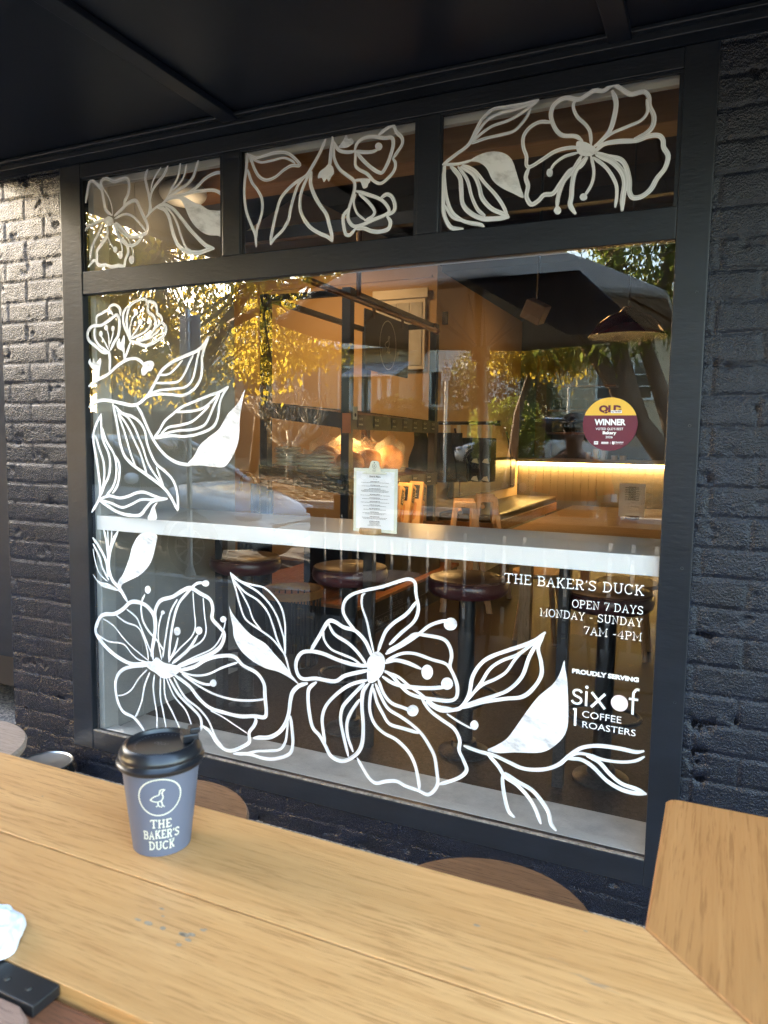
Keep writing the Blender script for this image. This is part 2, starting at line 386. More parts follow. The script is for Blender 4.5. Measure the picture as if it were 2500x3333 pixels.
def arc(cx, cy, rx, ry, a0, a1, n=8): return [(cx + rx * math.cos(R(a0 + (a1 - a0) * i / n)), cy + ry * math.sin(R(a0 + (a1 - a0) * i / n))) for i in range(n + 1)]
SLAB = {   # monoline slab-serif capitals: width, strokes
 'T': (.84, [[(.02, .80), (.02, 1), (.80, 1), (.80, .80)], [(.41, 1), (.41, 0)], [(.24, 0), (.58, 0)]]),
 'H': (.84, [[(.15, 0), (.15, 1)], [(.67, 0), (.67, 1)], [(.15, .5), (.67, .5)], [(0, 0), (.3, 0)], [(.52, 0), (.82, 0)], [(0, 1), (.3, 1)], [(.52, 1), (.82, 1)]]),
 'E': (.70, [[(.15, 0), (.15, 1)], [(0, 1), (.62, 1), (.62, .82)], [(0, 0), (.66, 0), (.66, .2)], [(.15, .51), (.5, .51)]]),
 'B': (.72, [[(.15, 0), (.15, 1)], [(0, 1), (.40, 1)] + arc(.40, .765, .22, .235, 90, -90) + [(.15, .53)], [(.40, .53)] + arc(.42, .265, .25, .265, 90, -90) + [(0, 0)]]),
 'A': (.82, [[(.12, 0), (.41, 1), (.70, 0)], [(.22, .35), (.60, .35)], [(0, 0), (.25, 0)], [(.57, 0), (.82, 0)]]),
 'K': (.80, [[(.15, 0), (.15, 1)], [(.15, .36), (.62, 1)], [(.32, .58), (.66, 0)], [(0, 0), (.3, 0)], [(0, 1), (.3, 1)], [(.48, 1), (.76, 1)], [(.52, 0), (.80, 0)]]),
 'R': (.78, [[(.15, 0), (.15, 1)], [(0, 1), (.42, 1)] + arc(.42, .75, .22, .25, 90, -90) + [(.15, .5)], [(.40, .5), (.62, 0)], [(0, 0), (.3, 0)], [(.56, 0), (.78, 0)]]),
 "'": (.20, [[(.13, 1.02), (.08, .76)]]),
 'S': (.68, [[(.58, .80), (.52, .92), (.42, .99), (.28, 1.0), (.15, .94), (.09, .82), (.11, .68), (.2, .59), (.36, .52), (.5, .44), (.59, .33), (.6, .19), (.52, .06), (.38, 0), (.24, 0), (.12, .07), (.05, .2)], [(.58, .8), (.58, .98)], [(.05, .2), (.05, .02)]]),
 'D': (.82, [[(.15, 0), (.15, 1)], [(0, 1), (.34, 1)] + arc(.34, .5, .40, .5, 90, -90, 12) + [(0, 0)]]),
 'U': (.82, [[(.15, 1), (.15, .3)] + arc(.41, .28, .26, .28, 180, 360, 10) + [(.67, 1)], [(0, 1), (.3, 1)], [(.52, 1), (.82, 1)]]),
 'C': (.78, [arc(.40, .5, .34, .5, 42, 320, 16), [(.655, .83), (.655, 1)]]),
 'O': (.82, [arc(.41, .5, .36, .5, 0, 360, 22)]),
 'P': (.72, [[(.15, 0), (.15, 1)], [(0, 1), (.40, 1)] + arc(.40, .74, .25, .26, 90, -90) + [(.15, .48)], [(0, 0), (.32, 0)]]),
 'N': (.84, [[(.15, 0), (.15, 1), (.67, 0), (.67, 1)], [(0, 0), (.3, 0)], [(0, 1), (.15, 1)], [(.52, 1), (.82, 1)]]),
 'M': (1.0, [[(.15, 0), (.15, 1), (.49, .3), (.83, 1), (.83, 0)], [(0, 0), (.3, 0)], [(.68, 0), (.98, 0)], [(0, 1), (.15, 1)], [(.83, 1), (.98, 1)]]),
 'Y': (.80, [[(.12, 1), (.40, .46), (.68, 1)], [(.40, .46), (.40, 0)], [(0, 1), (.25, 1)], [(.55, 1), (.80, 1)], [(.25, 0), (.55, 0)]]),
 '7': (.62, [[(.03, .82), (.03, 1), (.58, 1), (.24, 0)]]),
 '4': (.72, [[(.50, 0), (.50, 1), (.03, .27), (.68, .27)], [(.36, 0), (.64, 0)]]),
 '-': (.42, [[(.04, .40), (.36, .40)]]), ' ': (.36, [])}

def slab(F, s, x, z, h, align='L', wt=0.095, track=0.10, width=None):
    tot = sum(SLAB[c][0] + track for c in s) - track
    kx = h if width is None else width / tot
    x0 = x - (tot * kx if align == 'R' else tot * kx / 2 if align == 'C' else 0)
    for c in s:
        wd, st = SLAB[c]
        for p in st: F.stroke([(x0 + a * kx, z + b * h * (1 - wt) + wt * h / 2) for a, b in p], wt * h, False, False)
        x0 += (wd + track) * kx

def text(s, size, pos, mat, name, parent=None, align='CENTER', width=None, bold=0.0, rot=(90, 0, 0), thick=0.0):
    """sans lettering turned into a mesh, facing -y by default; size is the cap height"""
    cu = bpy.data.curves.new('lettering', 'FONT'); cu.body = s; cu.size = size * 1.37; cu.align_x = align; cu.offset = bold; cu.extrude = thick; cu.resolution_u = 3
    o = bpy.data.objects.new('lettering', cu); col.objects.link(o)
    dg = bpy.context.evaluated_depsgraph_get(); dg.update()
    me = bpy.data.meshes.new_from_object(o.evaluated_get(dg)); bpy.data.objects.remove(o); bpy.data.curves.remove(cu)
    if width and len(me.vertices):
        xs = [v.co.x for v in me.vertices]; k = width / (max(xs) - min(xs))
        for v in me.vertices: v.co.x *= k
    mt = Matrix.Translation(Vector(pos)) @ Euler([R(a) for a in rot]).to_matrix().to_4x4()
    me.transform(mt); me.name = name
    me.materials.clear(); me.materials.append(mat)
    n = bpy.data.objects.new(name, me); col.objects.link(n)
    setp(n, parent)
    return n

def duck(F, x, z, s, w):
    """outline of a standing duck, s = half height"""
    def P(l): return [(x + a * s, z + b * s) for a, b in l]
    F.stroke(P([(-.62, -.16), (-.38, .08), (-.05, .22), (.02, .5), (.12, .62), (.34, .58)]), w, True, False)
    F.stroke(P([(.34, .58), (.2, .46), (.16, .3), (.22, .02), (.12, -.22), (-.12, -.32), (-.4, -.28), (-.62, -.16)]), w, True, False)
    F.stroke(P([(-.12, -.32), (-.1, -.62)]), w, False, False); F.stroke(P([(.1, -.24), (.2, -.66)]), w, False, False)
    F.stroke(P([(-.24, -.7), (-.1, -.6), (.02, -.72)]), w, False, False); F.stroke(P([(.08, -.76), (.2, -.64), (.32, -.74)]), w, False, False)

def wall_plane(y):          # marks on a wall or pane that faces the street
    return lambda a, b, l: (a, y - l, b)

PAINT={
'T1':'''s15:-2242,2417 -2231,2459 -2219,2492 -2199,2493 -2177,2478 -2156,2454
s15:-2105,2352 -2134,2373 -2144,2406 -2151,2442 -2159,2472 -2152,2492 -2128,2495 -2089,2479 -2056,2482 -2027,2483 -2014,2471 -2012,2446 -2019,2419 -2034,2400 -2041,2380
s6:-2100,2351 -2104,2387 -2120,2424 -2141,2452 -2153,2475
s15:-2090,2348 -2054,2367 -2024,2385 -1996,2394 -1975,2390 -1959,2363 -1941,2330 -1923,2297 -1926,2269 -1947,2261 -1985,2256 -2018,2264 -2046,2288 -2084,2321
s10:-2088,2337 -2054,2346 -2021,2346 -1988,2330 -1956,2300 -1935,2277
s12:-2144,2340 -2187,2334 -2222,2323 -2247,2333
s11:-2222,2323 -2240,2316 -2248,2306
f:-2095,2327 -2098,2318 -2108,2313 -2121,2312 -2133,2315 -2142,2323 -2146,2333 -2142,2342 -2132,2347 -2120,2349 -2107,2345 -2098,2337
s13:-2155,2321 -2178,2288 -2204,2254 -2220,2219 -2224,2190
s15:-2130,2311 -2131,2276 -2159,2246 -2185,2223 -2188,2194 -2187,2172 -2167,2162 -2142,2163 -2113,2153 -2074,2154 -2045,2150 -2037,2174 -2022,2201 -2028,2230 -2052,2257
s13:-2189,2182 -2206,2185 -2224,2172 -2235,2162
s7:-2129,2275 -2115,2245 -2096,2222
f:-2078,2217 -2079,2211 -2084,2207 -2089,2205 -2095,2208 -2099,2212 -2100,2219 -2098,2225 -2094,2229 -2089,2230 -2083,2228 -2079,2223
s8:-2094,2315 -2075,2281 -2061,2247 -2053,2218 -2055,2200
f:-2050,2193 -2052,2186 -2057,2180 -2063,2179 -2069,2182 -2074,2187 -2075,2195 -2073,2202 -2069,2208 -2062,2209 -2056,2206 -2052,2201
s7:-2089,2318 -2061,2283 -2023,2254 -2000,2210 -1998,2185
f:-1991,2170 -1993,2162 -1998,2156 -2005,2155 -2012,2158 -2017,2164 -2019,2172 -2017,2180 -2012,2186 -2004,2187 -1997,2185 -1992,2178
s13:-2094,2318 -2071,2270 -2042,2238 -2009,2225 -1976,2232 -1947,2254
s11:-1932,2319 -1904,2343 -1867,2360 -1844,2367 -1817,2391 -1798,2420 -1776,2444 -1764,2472 -1757,2505
s14:-1844,2367 -1817,2381 -1772,2386 -1732,2388 -1685,2405 -1646,2430 -1612,2442 -1583,2445 -1564,2438
s14:-1772,2386 -1711,2390 -1659,2390 -1608,2386 -1579,2374 -1562,2357
s13:-1817,2391 -1767,2406 -1723,2424 -1697,2447 -1684,2475 -1673,2502
s9:-1798,2409 -1763,2429 -1740,2456 -1729,2494
s13:-1901,2350 -1907,2385 -1893,2421 -1865,2448 -1838,2469 -1817,2500
s8:-1902,2422 -1892,2452 -1874,2477 -1851,2499
s13:-1915,2334 -1906,2364 -1912,2406 -1922,2442 -1928,2474 -1914,2504
s16:-1858,2359 -1831,2359 -1791,2337 -1751,2296 -1717,2258 -1674,2217 -1640,2190 -1606,2177
s17:-1867,2353 -1835,2342 -1813,2309 -1801,2267 -1788,2231 -1766,2198 -1727,2176 -1674,2168 -1636,2174 -1606,2177
s10:-1831,2352 -1800,2325 -1774,2281 -1757,2235 -1735,2192 -1713,2181
f:-1839,2368 -1808,2383 -1772,2384 -1737,2377 -1698,2354 -1664,2340 -1630,2319 -1592,2311 -1561,2298 -1559,2212 -1589,2222 -1627,2227 -1661,2242 -1699,2273 -1725,2310 -1742,2345 -1763,2371 -1799,2376''',
'T2':'''s12:-1455,2495 -1461,2438 -1468,2393 -1469,2346 -1461,2295 -1442,2250 -1423,2209 -1418,2166
s12:-1454,2437 -1437,2393 -1413,2363 -1394,2330 -1392,2291 -1402,2257 -1416,2224 -1418,2193
s12:-1451,2490 -1418,2474 -1380,2476 -1338,2480 -1292,2473 -1260,2452 -1236,2423 -1269,2427 -1301,2417 -1338,2397 -1375,2392 -1404,2407 -1423,2433 -1437,2465 -1449,2486
s9:-1437,2475 -1399,2456 -1352,2455 -1306,2458 -1274,2446 -1256,2433
s13:-1135,2494 -1158,2452 -1184,2416 -1211,2386 -1251,2369 -1287,2347 -1315,2320 -1331,2280 -1343,2240 -1354,2195 -1357,2168
s13:-1215,2383 -1242,2360 -1260,2321 -1273,2281 -1282,2245 -1305,2213 -1338,2189 -1357,2168
s14:-1193,2398 -1220,2354 -1233,2318 -1234,2277 -1219,2241 -1192,2209 -1156,2186 -1125,2172 -1106,2155
s15:-1189,2394 -1193,2358 -1179,2319 -1157,2283 -1130,2247 -1117,2208 -1108,2178 -1106,2155
s13:-1109,2498 -1104,2463 -1100,2426 -1080,2390 -1050,2365 -1024,2343 -1022,2314 -1034,2279 -1044,2248 -1044,2219 -1023,2196 -989,2198 -952,2209 -911,2219 -893,2231 -904,2253 -928,2274 -974,2294 -1016,2310
s14:-1107,2488 -1113,2453 -1117,2414 -1123,2393
f:-1123,2411 -1106,2401 -1101,2379 -1110,2369 -1121,2354 -1129,2364 -1140,2354 -1149,2370 -1164,2370 -1158,2390 -1136,2402
s13:-1102,2480 -1085,2453 -1055,2441 -1026,2439 -1022,2443
f:-1085,2460 -1068,2479 -1056,2497 -1047,2483 -1035,2483 -1026,2469 -1038,2460 -1055,2455
s11:-1025,2345 -995,2343 -970,2340
f:-1004,2348 -966,2343 -964,2332 -970,2327 -974,2317 -989,2315 -997,2333
s14:-1022,2442 -1013,2464 -989,2476 -956,2476 -915,2465 -887,2462 -881,2440 -890,2407 -902,2380 -918,2358 -934,2360 -963,2380 -992,2407 -1017,2436
s13:-934,2478 -908,2493 -882,2498 -870,2477 -851,2457 -849,2436 -866,2414 -882,2395
s12:-882,2395 -872,2380 -877,2356 -901,2334 -925,2323 -950,2334 -975,2360 -1004,2377 -1019,2393 -1019,2422 -1021,2440
s13:-1021,2440 -988,2431 -955,2428 -933,2434
f:-920,2439 -922,2433 -927,2429 -934,2428 -940,2431 -945,2437 -947,2443 -946,2449 -941,2453 -934,2454 -927,2451 -922,2446
s14:-928,2272 -904,2285 -884,2276 -872,2250 -875,2229 -899,2217
s15:-899,2214 -887,2195 -894,2174 -923,2168 -956,2173 -985,2185 -1018,2187
s14:-1045,2255 -1063,2232 -1061,2199 -1052,2172 -1035,2170 -1016,2188
s9:-1016,2299 -1024,2275 -1011,2237 -981,2212
s12:-1003,2297 -969,2268 -946,2237 -954,2220 -981,2210''',
'T3':'''s12:-707,2353 -665,2377 -622,2402 -599,2443 -581,2470 -548,2494 -502,2494 -447,2494 -406,2498
s11:-622,2402 -599,2429 -566,2464 -524,2479 -474,2483 -424,2492
s10:-608,2409 -584,2427 -547,2445 -500,2453 -464,2465 -428,2484 -406,2498
s10:-612,2403 -569,2412 -518,2415 -476,2421 -445,2449 -428,2476
s11:-707,2353 -655,2348 -611,2353
f:-616,2352 -587,2366 -549,2370 -511,2361 -483,2338 -465,2292 -452,2251 -442,2219 -475,2236 -513,2258 -542,2284 -562,2322 -587,2343
s13:-704,2346 -698,2286 -689,2240 -671,2201 -640,2175 -611,2163 -576,2154 -564,2142
s15:-699,2345 -706,2296 -703,2232 -698,2195 -675,2156 -635,2147
s16:-679,2343 -649,2307 -643,2266 -637,2224 -612,2194 -572,2172 -529,2167 -487,2167
s10:-697,2227 -671,2187 -635,2172 -606,2162
s12:-655,2339 -624,2295 -608,2243 -587,2201 -563,2180
s15:-645,2338 -605,2310 -585,2272 -574,2235 -544,2200 -510,2181 -489,2172
s12:-640,2342 -600,2319 -566,2278 -531,2239 -507,2205 -491,2172
s14:-272,2360 -292,2376 -327,2383 -347,2399 -362,2427 -367,2453 -357,2477 -327,2490 -288,2479 -267,2486 -242,2496 -217,2490 -192,2502 -171,2490 -142,2468 -106,2468 -91,2452 -88,2427 -75,2397 -78,2369 -97,2352 -124,2344
s11:-292,2482 -302,2463 -290,2432 -263,2403 -250,2380 -246,2346
s15:-192,2485 -180,2451 -184,2411 -195,2376 -219,2350 -236,2340
s10:-227,2343 -191,2367 -146,2380 -110,2391 -93,2412 -97,2445
s15:-239,2320 -210,2341 -169,2343 -120,2338 -88,2345 -61,2343 -48,2329 -45,2308 -32,2283 -39,2251 -59,2226 -74,2199 -97,2182 -121,2181 -132,2198 -134,2231 -145,2270 -163,2293 -201,2306 -235,2322
s12:-366,2427 -400,2433 -431,2421 -448,2398 -447,2367 -437,2340 -436,2314 -422,2308 -387,2324 -352,2341 -317,2346 -282,2343
s15:-427,2308 -437,2279 -429,2252 -433,2222 -418,2197 -396,2205 -379,2220 -352,2221 -331,2248 -306,2279 -276,2288 -256,2310
s10:-282,2328 -321,2323 -351,2306 -363,2287
f:-355,2280 -356,2275 -359,2271 -364,2270 -369,2272 -373,2277 -374,2283 -373,2289 -370,2293 -365,2294 -360,2292 -356,2287
s14:-273,2317 -297,2278 -322,2252 -336,2211 -339,2177
f:-326,2169 -327,2163 -331,2159 -336,2158 -342,2160 -346,2165 -348,2171 -346,2177 -343,2181 -337,2182 -332,2180 -328,2175
s16:-260,2311 -288,2277 -296,2240 -297,2206 -300,2181 -284,2155
s10:-245,2313 -235,2270 -240,2233 -260,2201
f:-251,2198 -252,2193 -256,2190 -261,2189 -267,2191 -271,2195 -273,2201 -271,2206 -268,2209 -262,2210 -257,2208 -253,2204
s11:-238,2308 -199,2273 -172,2228 -167,2194 -170,2161
s17:-230,2315 -188,2292 -157,2259 -146,2225 -150,2184 -150,2149
f:-287,2361 -266,2357 -244,2344 -231,2331 -239,2316 -260,2315 -282,2326 -289,2344''',
'UF':'''s15:-2135,1814 -2169,1820 -2202,1842 -2241,1868 -2249,1894 -2234,1918 -2211,1927 -2171,1927 -2126,1946 -2092,1962 -2076,1947 -2074,1918 -2083,1882 -2106,1854 -2126,1826
s12:-2205,1921 -2212,1888 -2190,1850 -2146,1823 -2135,1814
s12:-2199,1933 -2196,1962 -2170,1973 -2131,1983 -2109,1965
s13:-2130,1995 -2113,2002 -2097,2003 -2073,1988 -2068,1959
s8:-2135,1827 -2154,1856 -2173,1882
f:-2166,1892 -2167,1886 -2171,1882 -2175,1881 -2180,1883 -2184,1887 -2185,1893 -2183,1899 -2180,1903 -2175,1904 -2170,1902 -2167,1898
s8:-2132,1835 -2133,1880 -2141,1905
f:-2136,1915 -2137,1910 -2141,1906 -2146,1904 -2151,1906 -2155,1911 -2156,1916 -2154,1922 -2151,1926 -2145,1927 -2140,1926 -2137,1921
s8:-2126,1851 -2111,1887 -2109,1904
f:-2101,1910 -2102,1904 -2106,1900 -2110,1898 -2114,1900 -2118,1905 -2119,1910 -2117,1916 -2114,1920 -2109,1921 -2105,1920 -2102,1915
s14:-2132,1822 -2129,1777 -2133,1739
s14:-2247,1683 -2200,1707 -2137,1731 -2087,1763 -2037,1784 -1993,1787 -1961,1771 -1951,1755
f:-1951,1771 -1914,1776 -1898,1761 -1914,1738 -1930,1734 -1947,1720 -1963,1723 -1965,1743 -1956,1759
f:-2247,1780 -2235,1795 -2227,1775 -2218,1796 -2207,1775 -2181,1795 -2176,1778 -2185,1745 -2189,1711 -2203,1716 -2205,1737 -2233,1759
f:-2090,1854 -2075,1871 -2070,1853 -2053,1881 -2047,1868 -2049,1840 -2050,1807 -2063,1820 -2087,1833
s11:-2055,1819 -2053,1787
s12:-2056,1781 -2036,1815 -2019,1851
s12:-2019,1855 -2029,1880 -2050,1917 -2054,1950 -2048,1974 -2029,1993
s13:-2019,1859 -2034,1908 -2035,1949 -2021,1988 -1994,2007 -1946,2016 -1925,1998 -1926,1967 -1900,1949 -1887,1921 -1896,1897 -1928,1871 -1976,1853
s13:-1930,2007 -1894,1997 -1881,1976 -1879,1956 -1861,1943 -1859,1923 -1890,1901
s15:-1859,1923 -1839,1902 -1844,1875 -1881,1853 -1939,1835 -1981,1847 -2016,1857
s10:-2013,1865 -1964,1881 -1927,1899 -1908,1930
s10:-1976,1853 -1917,1866 -1870,1892
s8:-2016,1871 -2020,1904 -2006,1943 -1989,1958
f:-1975,1963 -1977,1958 -1981,1955 -1987,1954 -1993,1955 -1997,1959 -1998,1964 -1997,1969 -1992,1972 -1986,1973 -1981,1971 -1976,1968
s9:-2013,1871 -1985,1898 -1969,1921
f:-1953,1928 -1955,1922 -1960,1918 -1966,1916 -1973,1918 -1977,1923 -1979,1930 -1977,1936 -1972,1940 -1966,1942 -1959,1940 -1955,1935''',
'UB':'''s15:-2250,1598 -2215,1617 -2169,1625 -2118,1620 -2068,1611 -2008,1603 -1965,1619 -1927,1649 -1894,1693 -1862,1736 -1810,1767 -1749,1788 -1689,1806 -1660,1824 -1633,1856
s10:-1878,1719 -1826,1723 -1790,1746 -1759,1773
s11:-1894,1689 -1832,1688 -1781,1693 -1750,1722 -1725,1764 -1704,1795
s11:-1927,1647 -1874,1660 -1802,1665 -1751,1670 -1715,1693 -1698,1736 -1687,1779 -1675,1809
s13:-1970,1617 -1927,1639 -1874,1646 -1812,1643 -1761,1639 -1711,1658 -1676,1696 -1666,1739 -1665,1778 -1653,1816 -1633,1856
s15:-2118,1610 -2103,1551 -2093,1501 -2083,1451 -2062,1401 -2019,1364 -1965,1336 -1907,1305 -1860,1277 -1824,1242 -1791,1190
s14:-1997,1605 -1971,1576 -1945,1527 -1919,1482 -1888,1441 -1847,1405 -1801,1382 -1755,1373 -1714,1374
s13:-2107,1602 -2069,1572 -2020,1560 -1977,1535 -1951,1498 -1941,1453 -1921,1408 -1895,1371 -1848,1340 -1812,1308 -1792,1260 -1788,1194
s11:-2097,1581 -2042,1556 -2005,1514 -1979,1465 -1958,1423 -1943,1382 -1912,1338 -1860,1282
s11:-2091,1572 -2054,1535 -2027,1497 -2001,1452 -1975,1407 -1959,1365 -1944,1328
s11:-2092,1568 -2070,1522 -2050,1472 -2034,1426 -2019,1389 -2003,1356
s10:-1895,1359 -1880,1326 -1860,1286
s12:-1909,1470 -1877,1503 -1850,1539 -1808,1568 -1762,1595 -1702,1615 -1642,1634 -1584,1650 -1543,1669
s11:-1803,1576 -1742,1577 -1677,1585 -1633,1606 -1584,1645
s11:-1872,1486 -1835,1515 -1783,1523 -1722,1536 -1677,1563 -1633,1598
s12:-1904,1472 -1846,1491 -1784,1503 -1713,1508 -1658,1524 -1633,1555 -1608,1602 -1584,1641
s12:-1898,1472 -1820,1483 -1753,1481 -1683,1492 -1619,1516 -1594,1551 -1584,1602 -1570,1637 -1543,1669
f:-1737,1379 -1709,1404 -1679,1448 -1634,1481 -1590,1509 -1566,1540 -1542,1571 -1499,1609 -1469,1658 -1480,1609 -1492,1551 -1495,1486 -1509,1439 -1538,1392 -1567,1368 -1611,1367 -1670,1371 -1715,1370''',
'UL':'''s14:-2182,1568 -2218,1513 -2228,1462 -2216,1393 -2206,1337 -2198,1286 -2197,1238 -2209,1207 -2246,1160
s12:-2216,1479 -2197,1428 -2176,1377 -2171,1330 -2178,1282 -2194,1234
s13:-2182,1564 -2183,1509 -2173,1458 -2146,1407 -2139,1361 -2149,1313 -2173,1274 -2191,1234
s12:-2178,1513 -2156,1458 -2118,1408 -2105,1361 -2109,1310 -2128,1267 -2163,1235
s13:-2118,1404 -2091,1370 -2089,1324 -2102,1276 -2128,1245
s13:-2203,1216 -2146,1232 -2089,1226 -2039,1237 -2000,1251 -1956,1255 -1908,1242 -1871,1234 -1842,1235
s12:-2198,1212 -2135,1202 -2079,1188 -2028,1203 -1979,1224 -1924,1227 -1882,1231
s15:-2198,1208 -2152,1188 -2107,1169 -2052,1159 -1985,1161 -1952,1190 -1914,1221 -1842,1235
f:-1890,1218 -1914,1204 -1931,1174 -1943,1148 -1898,1148 -1899,1176 -1904,1197''',
'LS':'''s18:-2060,796 -2102,848 -2141,880 -2159,929 -2154,990 -2133,1043 -2106,1085
s12:-2159,929 -2164,995 -2170,1045 -2182,1087
s7:-2154,990 -2160,1046 -2160,1086
s7:-2147,1011 -2141,1052 -2138,1088
s14:-2164,893 -2172,953 -2204,1007 -2244,1050
s11:-2161,878 -2193,926 -2209,971 -2245,1025
s6:-2168,872 -2214,904 -2236,958 -2245,1004
f:-2249,896 -2215,868 -2168,864 -2128,850 -2109,837 -2155,840 -2202,848 -2232,871
f:-2112,842 -2108,878 -2080,911 -2046,979 -2025,1035 -1980,1086 -1901,1088 -1905,1044 -1931,973 -1983,919 -2055,883 -2088,864 -2096,833''',
'LF':'''s19:-1940,555 -2030,534 -2109,549 -2182,586 -2236,637 -2234,679 -2199,724 -2131,737 -2084,763 -2044,795 -1999,800 -1954,787 -1923,756 -1914,712 -1918,666 -1932,609 -1927,569
s7:-2199,709 -2139,685 -2087,640 -2029,601 -1952,561
s8:-2236,637 -2168,614 -2088,614 -2043,579 -2004,558 -1940,552
s8:-2125,733 -2072,708 -2007,695 -1976,654 -1958,605 -1952,566
s8:-2064,763 -2013,735 -1988,693 -1963,645 -1936,593
s10:-1869,612 -1906,653 -1950,687 -1981,734 -1985,794 -1966,836
f:-1934,859 -1936,851 -1942,844 -1950,841 -1958,843 -1963,848 -1965,856 -1963,864 -1957,871 -1949,874 -1941,873 -1936,867
s8:-1882,575 -1897,644 -1896,704 -1882,755 -1873,771
f:-1863,772 -1864,768 -1868,765 -1873,763 -1878,764 -1881,766 -1883,770 -1881,774 -1878,778 -1873,779 -1868,779 -1864,776
s18:-1936,583 -1925,640 -1911,717 -1913,772 -1884,819 -1822,841 -1773,870 -1731,886 -1684,869 -1637,850 -1623,813 -1627,775 -1592,745 -1569,719 -1587,669 -1640,629 -1717,594 -1796,558
s9:-1876,586 -1862,658 -1836,770 -1798,833
s13:-1845,581 -1831,692 -1798,804 -1749,863 -1701,906 -1666,912
f:-1640,913 -1642,906 -1649,901 -1657,899 -1666,900 -1672,903 -1675,909 -1672,916 -1666,921 -1657,923 -1648,923 -1642,919
s7:-1839,581 -1783,639 -1728,690 -1709,736 -1714,799 -1719,871
s8:-1827,568 -1746,634 -1680,677 -1656,723 -1664,790 -1669,852
s11:-1845,571 -1813,625 -1797,676
f:-1783,705 -1785,696 -1792,689 -1800,686 -1809,687 -1815,693 -1817,701 -1815,710 -1808,717 -1800,720 -1791,719 -1785,714
s14:-1827,568 -1746,634 -1698,699
f:-1675,721 -1677,713 -1683,706 -1692,703 -1700,704 -1706,709 -1708,717 -1706,725 -1700,732 -1691,735 -1683,734 -1677,729
s7:-1802,562 -1717,608 -1628,654 -1587,703 -1569,748 -1563,773
f:-1558,780 -1560,774 -1566,769 -1573,766 -1581,767 -1586,771 -1588,777 -1586,783 -1580,788 -1573,791 -1566,790 -1560,786
s17:-1790,544 -1717,569 -1657,607 -1587,631 -1524,637 -1480,608 -1419,588 -1386,551 -1381,500 -1375,440 -1386,419 -1430,416 -1497,404 -1572,406 -1642,414 -1695,444 -1742,486 -1815,520
s10:-1790,539 -1717,534 -1646,550 -1582,584 -1508,616
s11:-1778,535 -1718,515 -1664,506 -1629,511
f:-1607,519 -1609,512 -1615,505 -1623,502 -1631,503 -1637,507 -1639,514 -1637,522 -1631,528 -1623,532 -1615,531 -1609,526
s10:-1778,530 -1694,494 -1612,472 -1531,466 -1452,474 -1386,490
f:-1965,543 -1927,564 -1907,582 -1870,565 -1827,563 -1784,559 -1796,533 -1840,506 -1877,498 -1915,515 -1947,526
s16:-1959,539 -2031,526 -2097,499 -2132,447 -2127,374 -2095,322 -2036,306 -1997,276 -1978,254
s7:-1960,521 -2006,476 -2046,423 -2087,396 -2120,386
s9:-1947,511 -1974,455 -1991,386 -2015,330 -2029,309
s9:-1922,504 -1929,447 -1921,387 -1912,337 -1913,276
s9:-1890,499 -1892,417 -1880,363 -1865,295
s9:-1871,502 -1866,421 -1830,362 -1794,302
s9:-1859,503 -1822,434 -1762,383 -1732,324
s15:-1846,505 -1798,443 -1731,399 -1690,366 -1684,327 -1702,304
s11:-1821,509 -1767,438 -1695,400 -1648,358 -1613,296 -1573,259
s16:-1678,333 -1643,316 -1611,279 -1570,256 -1530,260 -1485,284 -1454,309 -1454,346 -1432,377 -1423,401 -1432,414
s6:-1638,402 -1583,388 -1529,367 -1465,342''',
'ML':'''s9:-1539,965 -1515,903 -1496,843 -1470,791 -1414,761 -1354,732 -1317,700 -1292,671 -1275,619 -1267,606
s8:-1534,960 -1491,935 -1435,926 -1384,920 -1342,892 -1309,852 -1294,800 -1292,743 -1292,675
s9:-1530,950 -1473,926 -1413,902 -1363,864 -1329,818 -1309,770 -1296,728 -1292,675
s9:-1526,939 -1474,896 -1414,870 -1371,831 -1346,780 -1325,725 -1296,678
s8:-1526,939 -1491,895 -1456,843 -1435,795 -1397,755
f:-1544,834 -1535,813 -1500,776 -1448,735 -1380,707 -1338,672 -1296,638 -1267,606 -1232,572 -1267,588 -1321,606 -1380,612 -1440,632 -1492,666 -1523,710 -1529,754 -1540,797
s18:-1197,581 -1230,567 -1258,539 -1269,501 -1275,456 -1291,409 -1320,371 -1363,344 -1406,335 -1432,328
s11:-1279,426 -1283,381 -1291,339 -1316,305 -1371,289 -1423,277 -1485,253 -1525,249
s15:-1268,443 -1260,386 -1258,335 -1274,295 -1337,264 -1393,256 -1450,260 -1503,252 -1527,247''',
